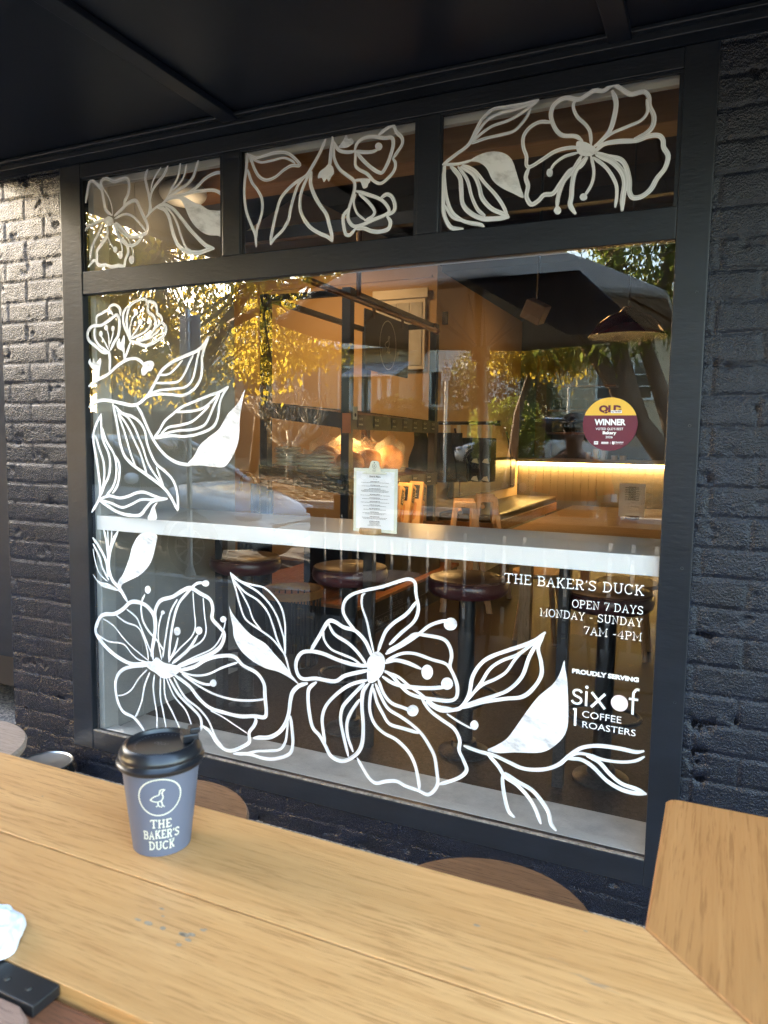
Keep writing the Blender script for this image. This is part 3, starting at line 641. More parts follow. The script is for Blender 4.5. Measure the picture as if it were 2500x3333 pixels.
'CF':'''s16:-949,681 -1008,679 -1073,688 -1130,702 -1179,704 -1222,692 -1245,652 -1237,609 -1212,595 -1159,605 -1082,606 -1036,635 -949,666
s16:-1183,705 -1150,759 -1112,821 -1084,826 -1047,810 -1001,803 -964,774 -945,744 -932,716
s10:-1131,791 -1126,754 -1097,723 -1046,709 -1004,698 -972,678
s14:-1108,815 -1084,780 -1028,754 -986,722 -954,684
s13:-996,799 -1033,837 -1050,868 -1043,906 -1011,934 -957,954 -896,972 -844,993 -801,1007 -776,998 -771,959 -761,908 -777,862 -823,817 -866,771
s9:-927,734 -942,790 -956,845 -975,893 -975,930 -964,941
s14:-770,931 -803,887 -850,850 -880,818 -897,779 -910,740
s13:-879,736 -814,777 -763,816 -722,853 -681,873 -649,881
f:-621,872 -624,861 -632,852 -644,848 -656,849 -665,856 -668,866 -665,878 -657,886 -645,891 -633,889 -625,882
s14:-874,745 -835,770 -797,800 -772,819 -730,820 -672,816 -647,795 -638,761 -643,725 -628,695 -615,658 -618,622 -642,606 -687,602 -746,601 -793,610 -829,637 -855,661 -882,674
s12:-878,712 -822,744 -771,751 -707,739 -657,731 -636,706
s15:-882,703 -843,718 -796,715 -748,702
f:-703,696 -706,683 -713,672 -724,667 -734,669 -742,677 -745,690 -743,704 -735,714 -725,719 -714,717 -706,709
s16:-890,652 -846,634 -785,631 -718,638 -656,651
f:-631,667 -633,656 -641,647 -651,643 -662,644 -670,650 -673,661 -670,672 -663,681 -652,685 -642,684 -634,677
s12:-882,670 -833,661 -790,635 -747,613 -717,594 -683,579 -629,580
s14:-908,641 -885,591 -854,563 -810,554 -775,547
f:-753,553 -756,543 -763,534 -774,529 -785,530 -793,536 -796,546 -793,557 -785,565 -775,570 -764,569 -756,563
s8:-649,559 -608,540 -563,524
f:-538,540 -540,531 -545,524 -552,521 -559,522 -565,527 -567,535 -565,543 -560,550 -553,554 -546,553 -541,548
s14:-953,630 -1017,604 -1072,561 -1115,511 -1131,465 -1128,418 -1118,367
s14:-962,617 -1016,557 -1048,514 -1055,465 -1042,407 -1023,338
s16:-944,619 -966,586 -970,531 -964,469 -966,405 -981,363 -1013,331 -1051,313 -1094,324 -1118,359 -1143,393 -1172,419 -1187,477 -1192,529 -1187,564 -1158,591
s14:-979,555 -1011,507 -1029,461 -1026,411 -1004,359
s14:-928,618 -938,570 -938,520 -919,477 -883,450 -834,434 -789,401 -763,360 -749,309 -744,273
s14:-925,605 -911,558 -888,520 -861,487 -808,480 -752,474
s14:-917,623 -894,577 -866,540 -818,520 -774,498 -739,472 -713,440 -691,403 -682,356 -677,312 -689,281 -714,261 -748,268 -796,274 -831,284 -871,275 -911,260 -939,274 -962,303 -986,337
s14:-742,598 -712,562 -669,537 -623,513 -602,477 -603,441 -588,412 -575,378 -595,350 -635,325 -672,307
f:-918,739 -887,727 -884,682 -899,651 -926,626 -948,627 -951,672 -949,706''',
'RB':'''s14:-725,588 -675,567 -623,578 -598,593 -574,638 -563,701 -535,750 -499,779 -444,807 -393,831 -355,854 -329,879
s12:-598,593 -541,672 -506,734 -467,768 -416,795 -378,828 -348,859
s11:-570,634 -529,678 -485,705 -450,734 -423,778 -397,813
s13:-598,593 -540,623 -487,648 -440,676 -398,726 -377,792 -351,847
s14:-598,588 -532,618 -451,644 -396,659 -361,692 -336,739 -338,782 -349,828 -333,869''',
'RL':'''f:-266,798 -279,751 -301,713 -341,671 -371,627 -405,569 -439,514 -474,483 -506,460 -473,456 -413,470 -327,487 -279,524 -250,573 -247,640 -254,732 -262,773
s14:-586,459 -535,450 -481,446 -432,433 -388,422 -341,426 -299,440 -265,463 -236,497 -200,527 -149,543 -85,546 -43,544 -19,551
s11:-265,463 -221,503 -177,508 -137,501 -83,504 -41,516 -16,534
s14:-184,503 -147,491 -113,459 -77,436 -37,429 -6,419
s14:-243,483 -202,488 -165,472 -123,437 -83,419 -44,414 -6,419
s15:-506,448 -468,414 -443,382 -402,362 -361,326 -336,287 -321,250
s14:-451,393 -450,356 -440,304 -427,266 -408,251
s15:-443,394 -402,374 -354,356 -322,327 -297,292 -288,257 -272,239''',
}
# ================================================================== GROUND
g = MB()
NX, NY = 60, 60
def gz(x, y):      # the far verge and the gardens rise a little
    return 0.0 if y > -13 else 0.9 * min(1, (-13 - y) / 9.0)
gm, gt, gb = nodes('exposed_aggregate')
v = coords(gt); a1 = tex(gt, v, 150, 2, 0.5); a2 = tex(gt, v, 4, 3)
vor = gt.nodes.new('ShaderNodeTexVoronoi'); vor.inputs['Scale'].default_value = 95; gt.links.new(v, vor.inputs['Vector'])
cst = ramp(gt, vor.outputs['Color'], [(0.25, (0.06, 0.055, 0.055)), (0.5, (0.20, 0.175, 0.15)), (0.8, (0.34, 0.29, 0.25))])
gt.links.new(mixc(gt, ramp(gt, a2, [(0.4, (0, 0, 0)), (0.7, (0.5,) * 3)]), cst, (0.12, 0.11, 0.10)), gb.inputs['Base Color'])
gb.inputs['Roughness'].default_value = 0.8; bump(gt, gb, vor.outputs['Distance'], 0.9, 0.006)
M['aggregate'] = gm
M['asphalt'] = pm('grey_asphalt', (0.085, 0.083, 0.08), 0.85, var=0.25, scale=3, bs=0.5, bscale=120)
mv, tv, bv = nodes('leaf_littered_verge')
v = coords(tv); k1 = tex(tv, v, 7, 6, 0.75); k2 = tex(tv, v, 0.35, 3)
lit = ramp(tv, k1, [(0.38, (0.07, 0.05, 0.03)), (0.5, (0.22, 0.15, 0.08)), (0.62, (0.42, 0.28, 0.13))])
tv.links.new(mixc(tv, ramp(tv, k2, [(0.42, (0, 0, 0)), (0.6, (0.75,) * 3)]), lit, (0.10, 0.11, 0.045)), bv.inputs['Base Color'])
bv.inputs['Roughness'].default_value = 0.9; bump(tv, bv, k1, 0.8, 0.05); M['verge'] = mv

far = MB()
ys = [-13.2 - i * 1.5 for i in range(8)] + [-40, -80, -160, -400]
for i in range(len(ys) - 1):
    far.quad((-300, ys[i], gz(0, ys[i])), (300, ys[i], gz(0, ys[i])), (300, ys[i + 1], gz(0, ys[i + 1])), (-300, ys[i + 1], gz(0, ys[i + 1])))
far.quad((-300, 400, -0.03), (300, 400, -0.03), (300, 14, -0.03), (-300, 14, -0.03))
tag(far.build('ground', M['verge']), kind='structure')
rd = MB(); rd.quad((-300, -4.0, -0.11), (300, -4.0, -0.11), (300, -13.0, -0.11), (-300, -13.0, -0.11))
tag(rd.build('road', M['asphalt']), kind='structure')
kb = MB(); kb.box(-300, 300, -4.0, -3.85, -0.2, 0.002); kb.box(-300, 300, -13.2, -13.0, -0.2, 0.03)
tag(kb.build('kerb', M['concrete'], bevel=0.01), kind='structure')
fp = MB(); fp.quad((-60, -3.85, -0.003), (60, -3.85, -0.003), (60, -1.95, -0.003), (-60, -1.95, -0.003))
tag(fp.build('footpath', M['asphalt']), kind='structure')
ag = MB(); ag.quad((-60, -1.95, 0.0), (60, -1.95, 0.0), (60, 0.9, 0.0), (-60, 0.9, 0.0))
tag(ag.build('paving', M['aggregate']), kind='structure')

# ================================================================== BRICK SHOPFRONT WALL
def smooth(a, b, x):
    t = max(0, min(1, (x - a) / (b - a))); return t * t * (3 - 2 * t)
def brick_depth(x, z):
    wob = noise.noise(Vector((x * 9, z * 9, 3.1))) * 0.006
    zz = z + 0.02 + wob * 0.5; row = math.floor(zz / 0.086); fz = zz / 0.086 - row
    xx = x + 0.12 * (row % 2) + wob + 0.03 * noise.noise(Vector((row * 3.3, 1, 0))); fx = xx / 0.235; bi = math.floor(fx); fx -= bi
    d = min(min(fz, 1 - fz) * 0.086, min(fx, 1 - fx) * 0.235) + noise.noise(Vector((x * 45, z * 45, 0))) * 0.0035
    h = smooth(0.0025, 0.0075, d) * 0.0042
    h += noise.noise(Vector((x * 17, z * 17, 8))) * 0.0015 + noise.noise(Vector((x * 60, z * 60, 8))) * 0.0011
    h += 0.0022 * noise.noise(Vector((row * 7.7, bi * 3.1, 5)))
    c = noise.noise(Vector((x * 11, z * 14, 20))) + 0.5 * noise.noise(Vector((x * 33, z * 33, 20)))
    h -= smooth(0.42, 0.62, c) * 0.008 * (0.6 + 0.6 * noise.noise(Vector((x * 80, z * 80, 2))))
    return h
def brick_face(mb, x0, x1, z0, z1, y, st=0.0075):
    nx = max(2, int((x1 - x0) / st)); nz = max(2, int((z1 - z0) / st)); n0 = len(mb.v)
    for j in range(nz + 1):
        z = z0 + (z1 - z0) * j / nz
        for i in range(nx + 1):
            x = x0 + (x1 - x0) * i / nx; mb.v.append((x, y - brick_depth(x, z), z))
    for j in range(nz):
        for i in range(nx):
            a = n0 + j * (nx + 1) + i; mb.f.append((a, a + 1, a + nx + 2, a + nx + 1))
bw = MB()
brick_face(bw, -2.75, -2.372, -0.01, 2.62, 0.0); brick_face(bw, 0.088, 0.70, -0.01, 2.62, 0.0, 0.0055)
brick_face(bw, -2.372, 0.088, -0.01, 0.135, 0.0)
bw.box(-2.745, -2.372, 0.002, 0.26, 0, 4.4); bw.box(0.088, 5.0, 0.002, 0.26, 0, 4.4); bw.box(-2.372, 0.088, 0.002, 0.26, 0, 0.13); bw.box(-2.372, 0.088, 0.002, 0.26, 2.62, 4.4)
bw.quad((0.70, 0, 0), (5, 0, 0), (5, 0, 2.62), (0.7, 0, 2.62))
tag(bw.build('brick_wall', M['brick'], smooth='all', fix=False), 'thickly painted navy brick wall framing the big shop window', 'wall')

# recessed doorway to the left of the brick pier
dr = thing('recessed_door', 'dark navy door in the recess left of the brick pier', 'door', (-3.6, 0.62, 0))
p = MB().box(-9, -2.745, 0.62, 0.70, 0.06, 4.4); p.build('door_panel', M['navy'], dr)
MB().box(-2.80, -2.765, 0.10, 0.15, 0.28, 2.3).build('door_stop', wood('flaking_stop', (0.45, 0.36, 0.28), (0.03, 0.03, 0.04), 'Z', 0.7, 2.0), dr)

nb = thing('sun_blocker', 'unseen block added at the far left to shade the brick pier', 'building', (-12, -1.5, 0))  # added out of view to keep low sun off the lower brick pier
MB().box(-16, -9.0, -3.4, 0.26, 0, 2.75).build('blocker_wall', M['navy'], nb); MB().box(-16.1, -8.9, -3.5, 0.265, 2.7505, 3.02).build('blocker_parapet', M['navy'], nb)
# ================================================================== AWNING CEILING
aw = thing('awning', 'flat navy awning ceiling with cover battens over the window', 'awning', (-1, -0.9, 2.6))
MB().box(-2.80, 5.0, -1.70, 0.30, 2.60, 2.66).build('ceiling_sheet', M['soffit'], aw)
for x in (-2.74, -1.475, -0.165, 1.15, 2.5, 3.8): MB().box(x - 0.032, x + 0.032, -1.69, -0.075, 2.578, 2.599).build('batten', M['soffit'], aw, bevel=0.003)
tr = MB(); tr.box(-2.79, 5, -0.075, -0.018, 2.566, 2.599); tr.box(-2.79, 5, -0.10, -0.0755, 2.585, 2.5985); tr.box(-2.79, 5, -0.0175, 0.03, 2.5665, 2.5995)
tr.build('cornice', M['navy'], aw, bevel=0.003)
MB().box(-2.82, 5, -1.74, -1.702, 2.575, 2.72).build('fascia', M['navy'], aw, bevel=0.004)
# parapet and shop roof that close the building above
pr = thing('shop_building', 'dark brick shop body and roof above the awning', 'building', (1, 5, 4))
sh = MB(); sh.box(-16, 6, 0.27, 10.2, 4.41, 4.6); sh.box(-16, 6, 0.27, .6, 4.61, 5.3); sh.box(-16, -2.75, 0.71, 0.9, 0, 4.4); sh.box(-7.2, -7, 0.71, 10.2, 0, 4.4); sh.box(5, 5.2, 0.27, 10.2, 0, 4.4); sh.box(-7.2, 5.2, 10.0, 10.2, 0, 4.4)
sh.build('outer_wall', M['ceil_dark'], pr)

# ================================================================== SHOP WINDOW
W = thing('shop_window', 'large navy framed shop window with three small transom panes', 'window', (-1.13, 0, 0.13))
fr = MB(); yf, yb = -0.012, 0.030
fr.box(-2.372, -2.2595, yf, yb, 0.13, 2.566); fr.box(-0.0005, 0.088, yf, yb, 0.13, 2.566)
fr.box(-2.2594, -0.0006, yf + 0.001, yb - 0.001, 0.131, 0.2116); fr.box(-2.2594, -0.0006, yf + 0.002, yb - 0.001, 2.0516, 2.143); fr.box(-2.2594, -0.0006, yf + 0.001, yb - 0.001, 2.509, 2.565)
fr.box(-1.5627, -1.4845, yf + 0.0035, yb - 0.002, 2.1432, 2.5088); fr.box(-0.7922, -0.7157, yf + 0.0035, yb - 0.002, 2.1432, 2.5088)
fr.build('window_frame', M['navy'], W, bevel=0.003)
for z in (2.30, 1.90, 1.53, 1.12, .72, .42):      # countersunk screws down the right post
    s = MB().lathe([(.0042, 0), (.0036, .0012), (.0012, .0006), (0, .0006)], (0, 0, 0), 12); s.v = [(.062 + a, yf - .0001 - q, z + b) for a, b, q in s.v]; s.build('screw', M['navy'], W, smooth=True)
bd = MB()       # thin stop beads in the transom openings
for a, b in ((-2.2593, -1.5629), (-1.4843, -0.7924), (-0.7155, -0.0007)):
    bd.box(a, b, -0.004, 0.0, 2.5015, 2.5088); bd.box(a, a + 0.006, -0.004, 0.0, 2.1434, 2.501); bd.box(b - 0.011, b, -0.004, 0.0, 2.1434, 2.501)
bd.build('stop_bead', M['navy'], W)
si = MB(); si.box(-2.258, -0.002, -0.010, 0.001, 0.2117, 0.2165); si.build('dusty_sill', pm('dusty_sill', (0.22, 0.19, 0.16), 0.8, var=0.5, scale=60), W)
iv = MB()       # white inside frame
iv.box(-2.262, -2.232, 0.0305, 0.11, 0.19, 2.60); iv.box(0.0, 0.05, 0.0305, 0.11, 0.19, 2.6); iv.box(-2.231, -0.001, 0.0305, 0.055, 2.055, 2.14); iv.box(-2.231, -0.001, 0.0305, 0.055, 2.485, 2.6)
iv.box(-2.231, -0.001, 0.031, 0.085, 0.19, 0.2105)
iv.build('inner_frame', M['offwhite'], W, bevel=0.003)
def pane(x0, x1, z0, z1, lab=None):
    m = MB(); m.quad((x0, 0.003, z0), (x1, 0.003, z0), (x1, 0.003, z1), (x0, 0.003, z1))
    return tag(m.build('pane', M['glass'], W), lab)
pm_main = pane(-2.2590, -0.0012, 0.2118, 2.0512, 'large main pane')
p1 = pane(-2.2590, -1.5632, 2.1434, 2.5086); p2 = pane(-1.4840, -0.7927, 2.1434, 2.5086); p3 = pane(-0.7152, -0.0012, 2.1434, 2.5086)

def painted(keys, name, par, label):
    F = Flat(lambda a, b, l: (a, -0.0004 - l, b))
    for k in keys:
        for ln in PAINT[k].strip().split('\n'):
            h, ps = ln.split(':'); pts = [(int(a) / 1000, int(b) / 1000) for a, b in (q.split(',') for q in ps.split())]
            if h[0] == 'f': F.fill(pts)
            else: F.stroke(pts, int(h[1:]) / 1000 * .91)
    return tag(F.build(name, M['white_paint'], par), label)
painted(['T1'], 'painted_flower', p1, 'white painted open flower with a leafy spray')
painted(['T2'], 'painted_flower', p2, 'white painted leaves and two cupped blossoms')
painted(['T3'], 'painted_flower', p3, 'white painted wide hibiscus with leaves')
painted(['UF'], 'painted_flower', pm_main, 'two small painted cupped blossoms near the top corner')
painted(['UB', 'UL'], 'painted_branch', pm_main, 'painted leafy branch with one solid leaf')
painted(['LS'], 'painted_branch', pm_main, 'painted sprout with one solid leaf under the counter')
painted(['LF'], 'painted_flower', pm_main, 'large painted flower behind the coffee cup')
painted(['ML'], 'painted_branch', pm_main, 'painted outlined leaf and solid leaf between two flowers')
painted(['CF'], 'painted_flower', pm_main, 'large painted flower at the middle')
painted(['RB'], 'painted_branch', pm_main, 'outlined painted leaf beside the middle flower')
painted(['RL'], 'painted_branch', pm_main, 'painted twig with a big solid leaf')

F = Flat(lambda a, b, l: (a, -0.0022 - l, b))
slab(F, "THE BAKER'S DUCK", -0.4650, 1.0268, 0.0318, width=0.4265)
slab(F, 'OPEN 7 DAYS', -0.0385, 0.9697, 0.0255, 'R', width=0.2095)
slab(F, 'MONDAY - SUNDAY', -0.0389, 0.9318, 0.0255, 'R', width=0.3075)
slab(F, '7AM -4PM', -0.0386, 0.8891, 0.0258, 'R', width=0.1705)
tag(F.build('window_lettering', M['lettering'], pm_main), 'white opening hours lettering')
text('PROUDLY SERVING', 0.0138, (-0.1410, -0.0024, 0.7625), M['lettering'], 'window_lettering', pm_main, 'CENTER', 0.198, 0.0010)
F = Flat(lambda a, b, l: (a, -0.0022 - l, b))      # rounded lower-case words
t_ = 0.0072; bz = 0.6628
F.stroke([(-.2075, bz + .0405), (-.213, bz + .0462), (-.222, bz + .0475), (-.2305, bz + .044), (-.233, bz + .037), (-.229, bz + .030), (-.221, bz + .0265), (-.212, bz + .0225), (-.2085, bz + .0145), (-.213, bz + .0065), (-.222, bz + .0035), (-.2325, bz + .006), (-.237, bz + .0125)], t_, True, False)
F.stroke([(-.1935, bz), (-.1935, bz + .0475)], t_, False, False); F.disc(-.193, bz + .0605, .0052)
F.stroke([(-.178, bz + .0475), (-.1365, bz)], t_ * 1.15, False, False); F.stroke([(-.1375, bz + .0475), (-.178, bz)], t_ * 1.15, False, False)
F.stroke([(-.0555, bz - .003), (-.0555, bz + .058), (-.053, bz + .068), (-.047, bz + .0755), (-.0385, bz + .0755)], t_, True, False); F.stroke([(-.068, bz + .0445), (-.041, bz + .0445)], t_, False, False)
F.stroke([(-.2245, .5945), (-.2245, .6515)], .0078, False, False); F.stroke([(-.2325, .6475), (-.222, .6478)], .0068, False, False)
F.build('window_lettering', M['lettering'], pm_main)
F = Flat(lambda a, b, l: (a, -0.0021 - l, b)); F.disc(-.0945, .6885, .0252, .0255); tag(F.build('window_lettering', M['pink'], pm_main), 'pale pink round dot of the roaster lettering')
text('COFFEE', 0.0222, (-0.2056, -0.0024, 0.6262), M['lettering'], 'window_lettering', pm_main, 'LEFT', 0.1175)
text('ROASTERS', 0.0215, (-0.2046, -0.0024, 0.5932), M['lettering'], 'window_lettering', pm_main, 'LEFT', 0.1585)

# round award sticker
sk = thing('award_sticker', 'round maroon and gold award sticker reading WINNER on the glass', 'sticker', (-0.1585, -0.003, 1.534))
F = Flat(lambda a, b, l: (a, -0.0030 - l, b)); F.disc(-.1585, 1.534, .0790, n=64); F.build('sticker_disc', M['maroon'], sk)
F = Flat(lambda a, b, l: (a, -0.0034 - l, b)); zc = 1.5600; a0 = math.degrees(math.asin((zc - 1.534) / .079))
F.fill(arc(-.1585, 1.534, .0788, .0788, a0, 180 - a0, 40), False); F.build('sticker_cap', M['gold'], sk)
yS = -0.0040
text('WINNER', 0.0175, (-.1585, yS, 1.5318), M['lettering'], 'sticker_text', sk, 'CENTER', .0900, 0.0011)
text("VOTED QLD'S BEST", 0.0072, (-.1590, yS, 1.5166), M['lettering'], 'sticker_text', sk, 'CENTER', .0790, 0.0001)
text('Bakery', 0.0088, (-.1590, yS, 1.5045), M['lettering'], 'sticker_text', sk, 'CENTER', .0395, 0.0006)
text('2026', 0.0068, (-.1590, yS, 1.4925), M['lettering'], 'sticker_text', sk, 'CENTER', .0205, 0.0001)
text('QLD', 0.0190, (-.1590, yS, 1.5705), M['maroon'], 'sticker_text', sk, 'CENTER', .0650, 0.0016)
for nm_, ply in (('sticker_strip', [(-.1570, 1.5668), (-.1255, 1.5668), (-.1255, 1.5745), (-.1570, 1.5745)]), ('sticker_badge', [(-.2020, 1.4735), (-.1900, 1.4735), (-.1900, 1.4830), (-.2020, 1.4830)]), ('sticker_divider', [(-.1550, 1.4748), (-.1552, 1.4817), (-.1545, 1.4817), (-.1543, 1.4748)]),
    ('sticker_bar', [(-.1808, 1.4785), (-.1600, 1.4785), (-.1600, 1.4812), (-.1808, 1.4812)]), ('sticker_bar', [(-.1808, 1.4752), (-.1600, 1.4752), (-.1600, 1.4772), (-.1808, 1.4772)]), ('sticker_crest', [(-.1500, 1.4812), (-.1480, 1.4838), (-.1460, 1.4815), (-.1440, 1.4838), (-.1420, 1.4812), (-.1425, 1.4755), (-.1460, 1.4735), (-.1497, 1.4755)])):
    F = Flat(lambda a, b, l: (a, yS - 0.0004 - l, b)); F.fill(ply, False); F.build(nm_, M['lettering'], sk)
text('ALL THE BEST', 0.0036, (-.1412, yS - .0009, 1.5689), M['maroon'], 'sticker_text', sk, 'CENTER', .0285, 0.0002)
text('DAY', 0.0056, (-.1315, yS - .0009, 1.5775), M['gold'], 'sticker_text', sk, 'CENTER', .0145, 0.0006)
text('you', 0.0040, (-.1960, yS - .0009, 1.4768), M['maroon'], 'sticker_text', sk, 'CENTER', .0085, 0.0002)
text('Queensland', 0.0034, (-.1290, yS - .0009, 1.4795), M['lettering'], 'sticker_text', sk, 'CENTER', .0230, 0.0002)
text('Government', 0.0030, (-.1290, yS - .0009, 1.4752), M['lettering'], 'sticker_text', sk, 'CENTER', .0220, 0.0)

# ================================================================== BAR TABLE, CUP AND THINGS ROUND IT
tz = 1.05
T = thing('bar_table', 'honey coloured L shaped timber bar table under the coffee cup', 'table', (-0.4, -1.78, 0))
pl_ = MB().prism([(-1.75, -1.6370), (0.1140, -1.6370), (0.2505, -1.7740), (-1.75, -1.7740)], 'z', tz - .035, tz).build('table_plank', M['table'], T, bevel=0.0007)
pl_ = MB().prism([(-1.75, -1.7760), (0.2520, -1.7760), (0.3840, -1.9075), (-1.75, -1.9075)], 'z', tz - .0352, tz - .0002).build('table_plank', M['table'], T, bevel=0.0007)
M['wear'] = pm('grey_wear', (.36, .265, .17), .7, var=.3, scale=300)
mk_ = lambda: Flat(lambda a, b, l: (a, b, tz + .0001 + l)); random.seed(11)      # dark wear marks worn into the timber
for x, y, s in ((-.2871, -1.8236, 1), (-.2763, -1.8226, 1.5), (-.2643, -1.8231, 1.3), (-.2496, -1.822, 1.5), (-.2417, -1.8214, .9), (-.2328, -1.8254, 1.2), (-.2305, -1.8182, 1.3), (-.2287, -1.8118, .8), (-.2275, -1.808, .7), (-.2324, -1.8341, 1), (-.2827, -1.8023, .8), (-.2729, -1.8101, .6), (-.02, -1.70, .9), (.03, -1.83, .7), (-.55, -1.70, .6), (.07, -1.665, .7)):
    mk = mk_()
    for q in range(1): mk.disc(x + random.gauss(0, .0022) * s, y + random.gauss(0, .0008) * s, .0036 * s * random.uniform(.6, 1.1), .0017 * s * random.uniform(.6, 1.1), 9)
    mk.build('wear_mark', M['wear'], pl_)
rc = [(0.1158, -1.6370), (0.1158, -1.385)] + arc(0.1308, -1.385, .015, .015, 180, 90, 5) + [(0.372, -1.370)] + arc(0.372, -1.385, .015, .015, 90, 0, 5) + [(0.387, -1.9070)]
MB().prism(rc, 'z', tz - .0345, tz + .0002).build('table_arm', M['table_y'], T, bevel=0.003)
for x, y in ((-1.6, -1.77), (-0.75, -1.77), (0.25, -1.77), (0.25, -1.46)):
    m = MB().box(x - .02, x + .02, y - .02, y + .02, 0.008, tz - .0357); m.box(x - .07, x + .07, y - .07, y + .07, 0.0, 0.0078); m.build('leg', M['black_steel'], T)

rl = thing('timber_rail', 'weathered red timber rail bolted along the front edge of the table', 'rail', (-0.5, -1.925, 0.9))
MB().box(-1.75, 0.30, -1.955, -1.9105, 0.93, 1.040).build('rail_board', M['redwood'], rl, bevel=0.004)
br = MB().box(-0.46, -0.288, -1.934, -1.9085, 1.0404, 1.0500); br.build('bracket', M['black_steel'], rl, bevel=0.0012)
for x, sm in ((-0.330, 'black_steel'), (-0.306, 'black_steel')): MB().lathe([(0.0028, 0), (0.0024, .001), (0.0, .0012)], (x, -1.922, 1.0501), 10).build('screw', M[sm], rl)
eb = thing('weathered_board', 'pinkish weathered board with black smears below the bracket', 'board', (-0.42, -2.0, 1.0))
MB().prism([(-0.9, -1.9355), (-0.300, -1.9355)] + arc(-0.300, -1.9505, .022, .015, 90, 0, 5) + [(-0.278, -2.08), (-0.9, -2.08)], 'z', 1.010, 1.0470).build('board_slab', M['pinkwood'], eb, bevel=0.004)

# takeaway cup
CS = 0.955; cx, cyy = -0.3580, -1.7150; ang = math.atan2(cam.location.y - cyy, cam.location.x - cx)
cup = thing('coffee_cup', 'slate blue takeaway coffee cup with black lid on the timber table', 'cup', (cx, cyy, tz))
def rad(z): return 0.0305 + (0.0415 - 0.0305) * z / 0.098
cb = MB().lathe([(0.0, .003), (rad(0) - .001, .003), (rad(0), .0004), (rad(.03), .03), (rad(.06), .06), (rad(.098), .098), (rad(.098) - .002, .098)], (cx, cyy, tz), 64).build('cup_body', M['cup'], cup, smooth=True)
ld = MB().lathe([(.0420, .0925), (.0448, .0935), (.0462, .0960), (.0462, .0985), (.0440, .1005), (.0432, .1025), (.0440, .1045), (.0435, .1070), (.0405, .1125), (.0388, .1145), (.0370, .1156), (.0352, .1150), (.0345, .1128), (.0338, .1112), (.0325, .1106), (.0, .1106)], (cx, cyy, tz), 64).build('cup_lid', M['lid'], cup, smooth=True)
la = R(50); e = Vector((math.cos(la), math.sin(la), 0)); s_ = Vector((-e.y, e.x, 0))      # sip tab folded back
tb = MB(); o_ = Vector((cx, cyy, tz))
for r0, r1, h0, h1, wd in ((.022, .0395, .1110, .1205, .0095), (.030, .0415, .1200, .1262, .0070)):
    c8 = [o_ + e * r + s_ * k * wd + Vector((0, 0, h)) for h in (h0, h1) for r, k in ((r0, -1), (r1, -1), (r1, 1), (r0, 1))]
    n = len(tb.v); tb.v += [tuple(q) for q in c8]; tb.f += [tuple(n + i for i in q) for q in ((0, 3, 2, 1), (4, 5, 6, 7), (0, 1, 5, 4), (1, 2, 6, 5), (2, 3, 7, 6), (3, 0, 4, 7))]
tb.build('sip_tab', M['lid'], ld, bevel=0.0012)
def on_cup(a, b, l):
    r = rad(b) + 0.0005 + l; th = ang + a / rad(.05)
    return (cx + r * math.cos(th), cyy + r * math.sin(th), tz + b)
F = Flat(on_cup); F.ring(-.0018, .0695, .0205, .0013); duck(F, -.0018, .0695, .0145, .0011)
slab(F, 'THE', -.0010, .0345, .0100, 'C', .13, .12, .0215); slab(F, "BAKER'S", -.0005, .0220, .0100, 'C', .13, .12, .0385); slab(F, 'DUCK', -.0002, .0095, .0100, 'C', .13, .12, .0285)
F.build('cup_print', M['cream'], cb)
F = Flat(lambda a, b, l: (cx + a, cyy + b, tz + .11075 + l))       # raised marks moulded in the lid
for k in range(17):
    a = R(95 + k * 9); F.stroke([(.026 * math.cos(a), .026 * math.sin(a)), (.0285 * math.cos(a + .03), .0285 * math.sin(a + .03))], .0012, False, False)
for k in range(5): F.ring(-.006 + k * .0032, 0.002 * math.sin(k * 2.2), .0021, .0006, n=12)
F.build('lid_marking', pm('embossed_plastic', (0.10, 0.10, 0.105), 0.3), ld)

for o in [cup] : o.scale = (CS, CS, CS)

# crumpled napkin
nk = MB(); nn_, nr_ = 72, 26; c0 = Vector((-0.3925, -1.9050, tz))
for i in range(nr_):
    for k in range(nn_):
        a = 2 * math.pi * k / nn_; t = i / (nr_ - 1); ca, sa = math.cos(a), math.sin(a)
        r = 0.040 * math.sin(t * math.pi * 0.5) * (1 + 0.14 * noise.noise(Vector((ca * 1.6, sa * 1.6, 4))) + .035 * noise.noise(Vector((ca * 6, sa * 6, 1))))
        q = Vector((ca * t, sa * t, 0)); rg = 1 - 2 * abs(noise.noise(q * 2.6 + Vector((3, 1, 2)))); rg2 = 1 - 2 * abs(noise.noise(q * 6.5 + Vector((9, 1, 2))))
        z = 0.012 * (1 - t ** 2.5) + (0.008 * rg + .003 * rg2) * (1 - t * .75)
        nk.v.append((c0.x + r * ca, c0.y + r * sa, c0.z + max(0.0006, z)))
for i in range(nr_ - 1):
    for k in range(nn_):
        a = i * nn_ + k; b = i * nn_ + (k + 1) % nn_; nk.f.append((a, b, b + nn_, a + nn_))
tag(nk.build('paper_napkin', M['tissue'], None, smooth='all'), 'crumpled white paper napkin at the edge of the table', 'napkin')

